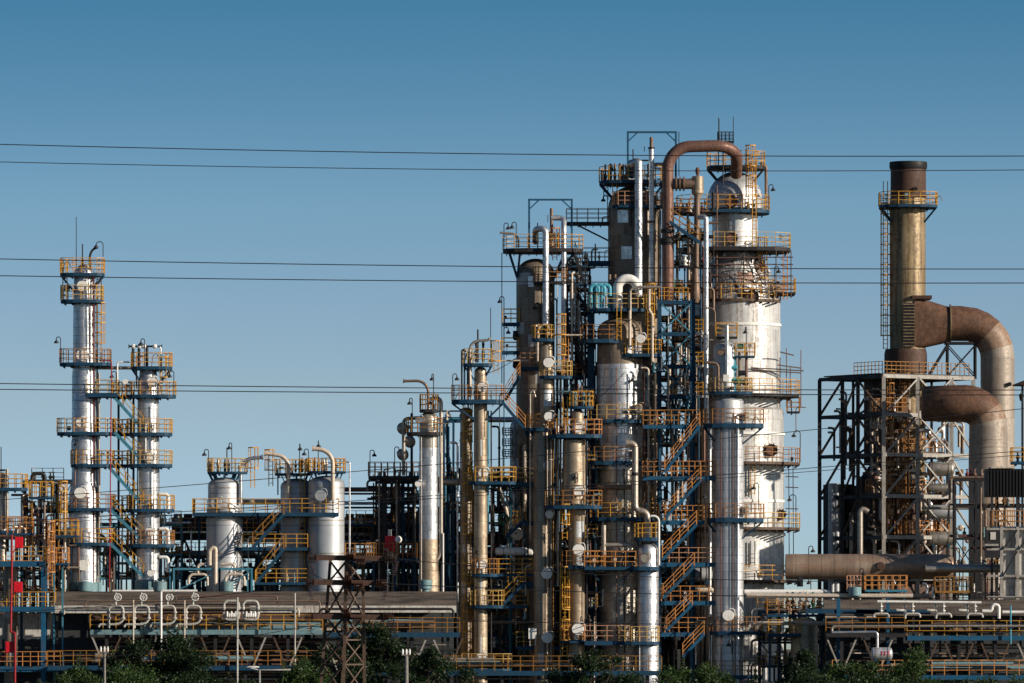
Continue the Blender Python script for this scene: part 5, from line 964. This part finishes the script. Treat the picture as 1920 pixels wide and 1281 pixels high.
for (x0,y0,x1,y1,Yv,l) in ((1095,640,1240,560,-1,'thin slack cable between the cyan hoop deck and the blue tower'),(915,700,1000,640,-.8,'thin cable rising from the slim beige column'),(1080,770,1170,700,-1.4,'thin cable above the bright beige column'),(1300,640,1340,600,-.6,'thin cable by the silver downpipe')):
    solo('cable','wire',l,'cable',[(x0+(x1-x0)*i/8,0,y0+(y1-y0)*i/8+9*sin(i/8*pi)) for i in range(9)],.6,Yv,0,6)
# ------------------------------------------------------------------ lattice pylon, poles, wires
YP=-110
t=T('lattice_pylon','rusty lattice power pylon with three crossarms of dark insulators','pylon',652,None,YP)
CN=((-1,.1),(.06,-1),(1,-.1),(-.06,1))
def leg(i,y): w=30+(y-1040)*.045; return (650-(y-1040)*.03+CN[i][0]*w,CN[i][1]*w,y)
for i in range(4): t.p('leg','rust_steel').bar(leg(i,1048),leg(i,t.gy),5.6 if i!=3 else 4.5)
yy=[1052,1092,1156,1200,1246,1300,1360]
for a,b in zip(yy[:-1],yy[1:]):
    for i in range(4):
        j=(i+1)%4; c=t.p('cross_brace','rust_steel'); c.bar(leg(i,a),leg(j,b),2.5); c.bar(leg(j,a),leg(i,b),2.5); c.bar(leg(i,b),leg(j,b),2.8)
def insul(x,y,d,dx,dy,n=7):
    s=t.p('insulator','porcelain'); 
    for i in range(n):
        f=i/n; s.lathe((x+dx*f,d,0),[(y+dy*f-1.1,.8),(y+dy*f-.4,5),(y+dy*f+.5,5),(y+dy*f+.9,.8)],12)
def insulh(x,y,d,n,dirx):
    s=t.p('insulator','porcelain'); s.tube([(x,d,y),(x+dirx*n*3,d,y+.4)],1,6)
    for i in range(n): s.lathe((x+dirx*(i*3+2),d,y),[(-1,.8),(-.3,9),(.4,9),(1,.8)],14,'x')
for y,x0,x1 in ((1046,576,752),(1092,572,735),(1156,570,748)):
    b=t.p('crossarm','rust_dark'); b.bar((x0+14,-34,y),(x1-20,-30,y+2),10); b.bar((x0+14,30,y),(x1-20,30,y+2),6)
    for k in range(6): xx=x0+20+k*24; b.bar((xx,-32,y),(xx+12,30,y+1),2)
    insulh(x0+20,y+2,-38,6,-1); insulh(x1-30,y+3,-34,7,1); insulh(x0+92,y+8,-44,6,1); insul(x0+8,y+10,-38,8,26,6); insul(x1-8,y+8,-34,-8,28,7); insul(x0+78,y+14,-44,10,20,5); insulh(x0+74,y-5,-40,5,1)
t.p('jumper_wire','wire').tube([(584,-16,1076),(610,-16,1088),(622,-16,1082),(640,-16,1083)],.7,6,bend=6); t.p('jumper_wire','wire').tube([(584,-16,1186),(600,-16,1200),(640,-16,1192)],.7,6,bend=6)
for i,(x,y0,Y,r,l) in enumerate(((196,1213,-90,2.6,'grey concrete pole standing in the left trees'),(762,1218,-80,4,'concrete pole with small fittings right of the lattice pylon'))):
    t=T('utility_pole',l,'pole',x,None,Y); t.p('pole','concrete').lathe((x,0,0),[(y0,r*.85),(t.gy,r*1.3)],14)
    c=t.p('crossarm','grey_steel'); c.bar((x-9,-3,y0+10),(x+8,-3,y0+10),1.5)
    for s in (-7,0,6): t.p('insulator','white').lathe((x+s,-3,0),[(y0-1,1),(y0+3,2.2),(y0+9,1.6)],8)
t=T('street_lamp','white single-arm street lamp at the lower left tree line','street lamp',487,None,-100); t.p('pole','pale_pipe').tube([(487,0,t.gy),(487,0,1256),(545,0,1256)],2,8,bend=0); t.p('lamp_head','white').lathe((462,0,1251),[(0,.6),(4,2),(18,2.2),(24,1)],10,'x'); t.p('arm','white').bar((484,0,1256),(464,0,1251),1.4)
def wire(label,pts,Y,r=.9,grp='overhead wires'):
    xs=[p[0] for p in pts]; n=24; out=[]
    co=np.polyfit(xs,[p[1] for p in pts],min(2,len(pts)-1))
    for i in range(n+1): x=xs[0]+(xs[-1]-xs[0])*i/n; out.append((x,0,float(np.polyval(co,x))))
    t=T('power_line',label,'wire',out[0][0],out[0][2],Y,grp,single='wire'); t.m.tube(out,r,6)
wire('topmost overhead wire crossing the blue sky',[(-300,262),(1150,291),(2200,291)],-170); wire('second overhead wire from the top, crossing the upper sky',[(-300,296),(1150,320),(2200,316)],-165,.75)
wire('third overhead wire from the top, level with the tall left column crown',[(-300,479),(940,500),(2200,504)],-170); wire('fourth overhead wire from the top, just under the left column crown',[(-300,512),(940,528),(2200,530)],-165)
wire('upper of the two close wires at mid height',[(-300,715),(850,728),(2200,731)],-170); wire('lower of the two close wires at mid height',[(-300,727),(850,737),(2200,741)],-165)
wire('slanting wire rising right across the white column',[(-100,945),(690,882),(1400,818),(2000,758)],-140,.7); wire('lower slanting wire rising right past the furnace frame',[(-100,985),(640,940),(1400,888),(2000,838)],-140,.7); wire('second lower slanting wire just under its twin',[(-100,992),(640,946),(1400,894),(2000,846)],-138,.6)
wire('faint wire sagging from the pylon top arm to the right',[(720,1046),(1100,1076),(1980,1082)],-112,.7); wire('faint wire from the pylon middle arm to the right',[(720,1094),(1100,1110),(1980,1120)],-112,.8); wire('faint wire from the pylon lowest arm to the right',[(730,1160),(1200,1170),(1980,1168)],-112,.8)
wire('low wire slanting up from the left pole to the pylon',[(-50,1262),(196,1232),(400,1206),(600,1170)],-95,.6); wire('lower wire slanting from the bottom left to the pylon middle arm',[(-50,1150),(300,1128),(590,1094)],-108,.6)
# ------------------------------------------------------------------ trees
def tree(label,cx,ytop,w,Y,seed,mat='leaf',n=9000,ls=3.0,h=None,name='broadleaf_tree',blobs=None,sparse=1.):
    rng=np.random.default_rng(seed); t=T(name,label,'tree',cx,None,Y,'roadside trees'); G=t.gy; w=w*1.9; h=h or min(G-ytop-12,max(w*.62,95)); cyc=ytop+h*.52
    n=int(n*3.6); nb=blobs or max(14,int(w/6)); B=[]
    while len(B)<nb:
        p=rng.uniform(-1,1,3)
        if (p**2).sum()>1: continue
        B.append((cx+p[0]*w/2*.82,p[1]*w*.3,cyc+p[2]*h*.45+abs(p[0])**2*h*.2+rng.uniform(0,.25)*h,rng.uniform(.6,1.25)*w/nb**.5*.58*sparse))
    B=np.array(B); tk=t.p('trunk','bark'); base=Vector((cx+rng.uniform(-4,4),0,G)); fork=Vector((cx+rng.uniform(-6,6),0,min(G-18,ytop+h*.95)))
    tk.tube([tuple(base),tuple((base+fork)/2+Vector((rng.uniform(-3,3),0,0))),tuple(fork)],[4.5,3.6,3],8)
    br=t.p('branches','bark')
    for b in B[:min(len(B),22)]:
        e=Vector(b[:3]); m_=(fork+e)/2+Vector((rng.uniform(-6,6),rng.uniform(-4,4),rng.uniform(0,8))); br.tube([tuple(fork),tuple(m_),tuple(e)],[2,1.3,.5],6)
    k=rng.choice(len(B),n,p=(B[:,3]**2)/(B[:,3]**2).sum()); dr=rng.normal(size=(n,3)); dr/=np.linalg.norm(dr,axis=1)[:,None]
    rad=B[k,3]*(rng.uniform(.05,1,n)**.6)*rng.uniform(.8,1.3,n); C=B[k,:3]+dr*rad[:,None]*np.array([1,1,.75])
    TW=[]
    for q in range(70):
        b=B[rng.integers(len(B))]; u=rng.normal(size=3)+np.array([0,0,-.7]); u/=np.linalg.norm(u); s0=b[:3]+u*b[3]*.5; e0=b[:3]+u*b[3]*rng.uniform(1.2,1.9); mm_=(s0+e0)/2+rng.normal(size=3); br.tube([tuple(s0),tuple(mm_),tuple(e0)],[.7,.5,.3],4); TW.append(s0+(e0-s0)*rng.uniform(.2,1.05,26)[:,None]+rng.normal(size=(26,3))*1.6)
    C=np.concatenate([C]+TW)
    C=C[C[:,2]<G-5]; n=len(C); nn=rng.normal(size=(n,3))+np.array([0,0,-.5]); nn/=np.linalg.norm(nn,axis=1)[:,None]
    a=np.cross(nn,rng.normal(size=(n,3))); a/=np.linalg.norm(a,axis=1)[:,None]; b=np.cross(nn,a); s=rng.uniform(.45,1.45,n)[:,None]*ls
    V=np.stack([C-a*s*.8,C-b*s*.38,C+a*s*.8,C+b*s*.38],1).reshape(-1,3)
    V=np.stack([(V[:,0]-t.x)*t.k,V[:,1]*t.k,(t.y-V[:,2])*t.k],1)
    me=bpy.data.meshes.new('crown'); me.vertices.add(4*n); me.vertices.foreach_set('co',V.ravel()); me.loops.add(4*n); me.loops.foreach_set('vertex_index',np.arange(4*n)); me.polygons.add(n); me.polygons.foreach_set('loop_start',np.arange(0,4*n,4)); me.polygons.foreach_set('loop_total',np.full(n,4)); me.update(calc_edges=True); me.materials.append(M[mat])
    o=bpy.data.objects.new('crown',me); COL.objects.link(o); o.parent=t.root
for a in (('bright rounded low bush tree at bottom left corner',140,1244,100,-75,1,'leaf',5000),('dark tree behind the left concrete pole',235,1200,150,-60,2,'leaf_dark',8000),('tallest dark tree of the left clump, reaching the teal bridge',295,1165,100,-62,3,'leaf_dark',6000),('wide dark tree right of the left clump',385,1200,140,-64,4,'leaf_dark',9000),('low bright foliage below the left clump',260,1250,170,-80,5,'leaf',7000),
 ('small tree before the white street lamp',578,1222,90,-70,6,'leaf',4500),('thin sapling tree directly behind the lattice pylon',640,1196,90,-58,7,'leaf_dark',4000),('leafy tree just right of the lattice pylon',712,1160,80,-56,8,'leaf_dark',3500),('sprawling tree between the pylon and concrete pole',735,1208,110,-72,9,'leaf_dark',6000),('spindly tree right of the concrete pole',805,1200,70,-60,10,'leaf_dark',2600),('low tuft tree under the slim beige column',880,1250,90,-60,11,'leaf_dark',3500),
 ('full tree with bare pale limbs under the bright beige column',1100,1190,130,-78,12,'leaf_dark',8000),('low tree left of the middle stair foot',1215,1252,110,-74,13,'leaf_dark',5000),('broad tree hiding the foot of the middle stairs',1290,1212,140,-70,14,'leaf',9000),('low tree under the smooth silver column',1375,1258,130,-72,15,'leaf_dark',5000),('upright tree left of the tan domed tank',1500,1205,60,-66,16,'leaf_dark',3000),('round tree in front of the tan domed tank',1500,1240,120,-76,17,'leaf_dark',5500),
 ('broad leafy tree left of the small marked drum',1590,1208,130,-72,18,'leaf',9000),('leafy tree right of the small marked drum',1710,1212,110,-70,19,'leaf',7500),('dense low tree below the small marked drum',1650,1240,150,-82,20,'leaf_dark',7000),('low bright tree at bottom right under the walkway',1840,1250,120,-76,21,'leaf',5500),('low bush tree left of the right corner',1750,1264,100,-80,22,'leaf_dark',4000)): tree(*a)
# ------------------------------------------------------------------ light, sky, camera
for m in PEND: m.build()
AZ,EL=R(65),R(18)     # sun to the right of and behind the camera
sd=Vector((sin(AZ)*cos(EL),-cos(AZ)*cos(EL),sin(EL)))
L=bpy.data.lights.new('sun','SUN'); L.energy=5.0; L.angle=R(.55); L.color=(1,.90,.76); lo=bpy.data.objects.new('sun',L); COL.objects.link(lo); lo.rotation_euler=sd.to_track_quat('Z','Y').to_euler(); lo.location=sd*200
w=bpy.data.worlds.new('World'); scene.world=w; w.use_nodes=True; nt=w.node_tree; bg=nt.nodes['Background']
sky=nd(nt,'ShaderNodeTexSky',sky_type='NISHITA'); sky.sun_disc=False; sky.sun_elevation=EL; sky.sun_rotation=math.atan2(sd.x,sd.y); sky.air_density=1.0; sky.dust_density=.6; sky.ozone_density=3.0; sky.altitude=0
tc=nd(nt,'ShaderNodeTexCoord'); mp=nd(nt,'ShaderNodeMapping'); mp.inputs['Scale'].default_value=(1,1,SKYZ); mp.inputs['Location'].default_value=(0,0,SKYO)
nt.links.new(tc.outputs['Generated'],mp.inputs[0]); nrm=nd(nt,'ShaderNodeVectorMath',operation='NORMALIZE'); nt.links.new(mp.outputs[0],nrm.inputs[0]); nt.links.new(nrm.outputs[0],sky.inputs[0])
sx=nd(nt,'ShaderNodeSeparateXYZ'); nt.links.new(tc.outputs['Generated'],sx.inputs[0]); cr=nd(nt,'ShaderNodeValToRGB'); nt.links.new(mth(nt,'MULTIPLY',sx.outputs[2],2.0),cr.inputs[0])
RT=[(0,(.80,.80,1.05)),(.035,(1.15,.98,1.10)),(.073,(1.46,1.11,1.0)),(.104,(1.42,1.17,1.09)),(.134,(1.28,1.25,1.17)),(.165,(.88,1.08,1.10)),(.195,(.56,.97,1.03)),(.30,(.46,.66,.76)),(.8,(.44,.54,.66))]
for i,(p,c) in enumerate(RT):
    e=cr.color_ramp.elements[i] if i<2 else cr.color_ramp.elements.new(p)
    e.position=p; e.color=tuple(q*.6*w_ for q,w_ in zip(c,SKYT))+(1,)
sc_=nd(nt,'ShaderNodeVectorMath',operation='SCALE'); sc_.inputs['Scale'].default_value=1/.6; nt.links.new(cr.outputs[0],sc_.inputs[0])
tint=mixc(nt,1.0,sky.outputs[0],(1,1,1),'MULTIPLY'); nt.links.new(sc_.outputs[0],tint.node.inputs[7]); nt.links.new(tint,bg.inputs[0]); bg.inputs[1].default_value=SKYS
cam=bpy.data.cameras.new('camera'); co=bpy.data.objects.new('camera',cam); COL.objects.link(co); scene.camera=co
co.location=(0,-DIST,EYE); co.rotation_euler=(pi/2,0,0); cam.sensor_width=36; cam.lens=36*DIST/78.0; cam.shift_y=(HZ-640.5)/1920; cam.clip_start=1; cam.clip_end=8000
vs=scene.view_settings; scene.display_settings.display_device='sRGB'; vs.view_transform='Standard'; vs.look='None'; vs.gamma=1; vs.exposure=.12; vs.use_curve_mapping=False
scene.cycles.max_bounces=6; scene.render.resolution_x=1024; scene.render.resolution_y=683
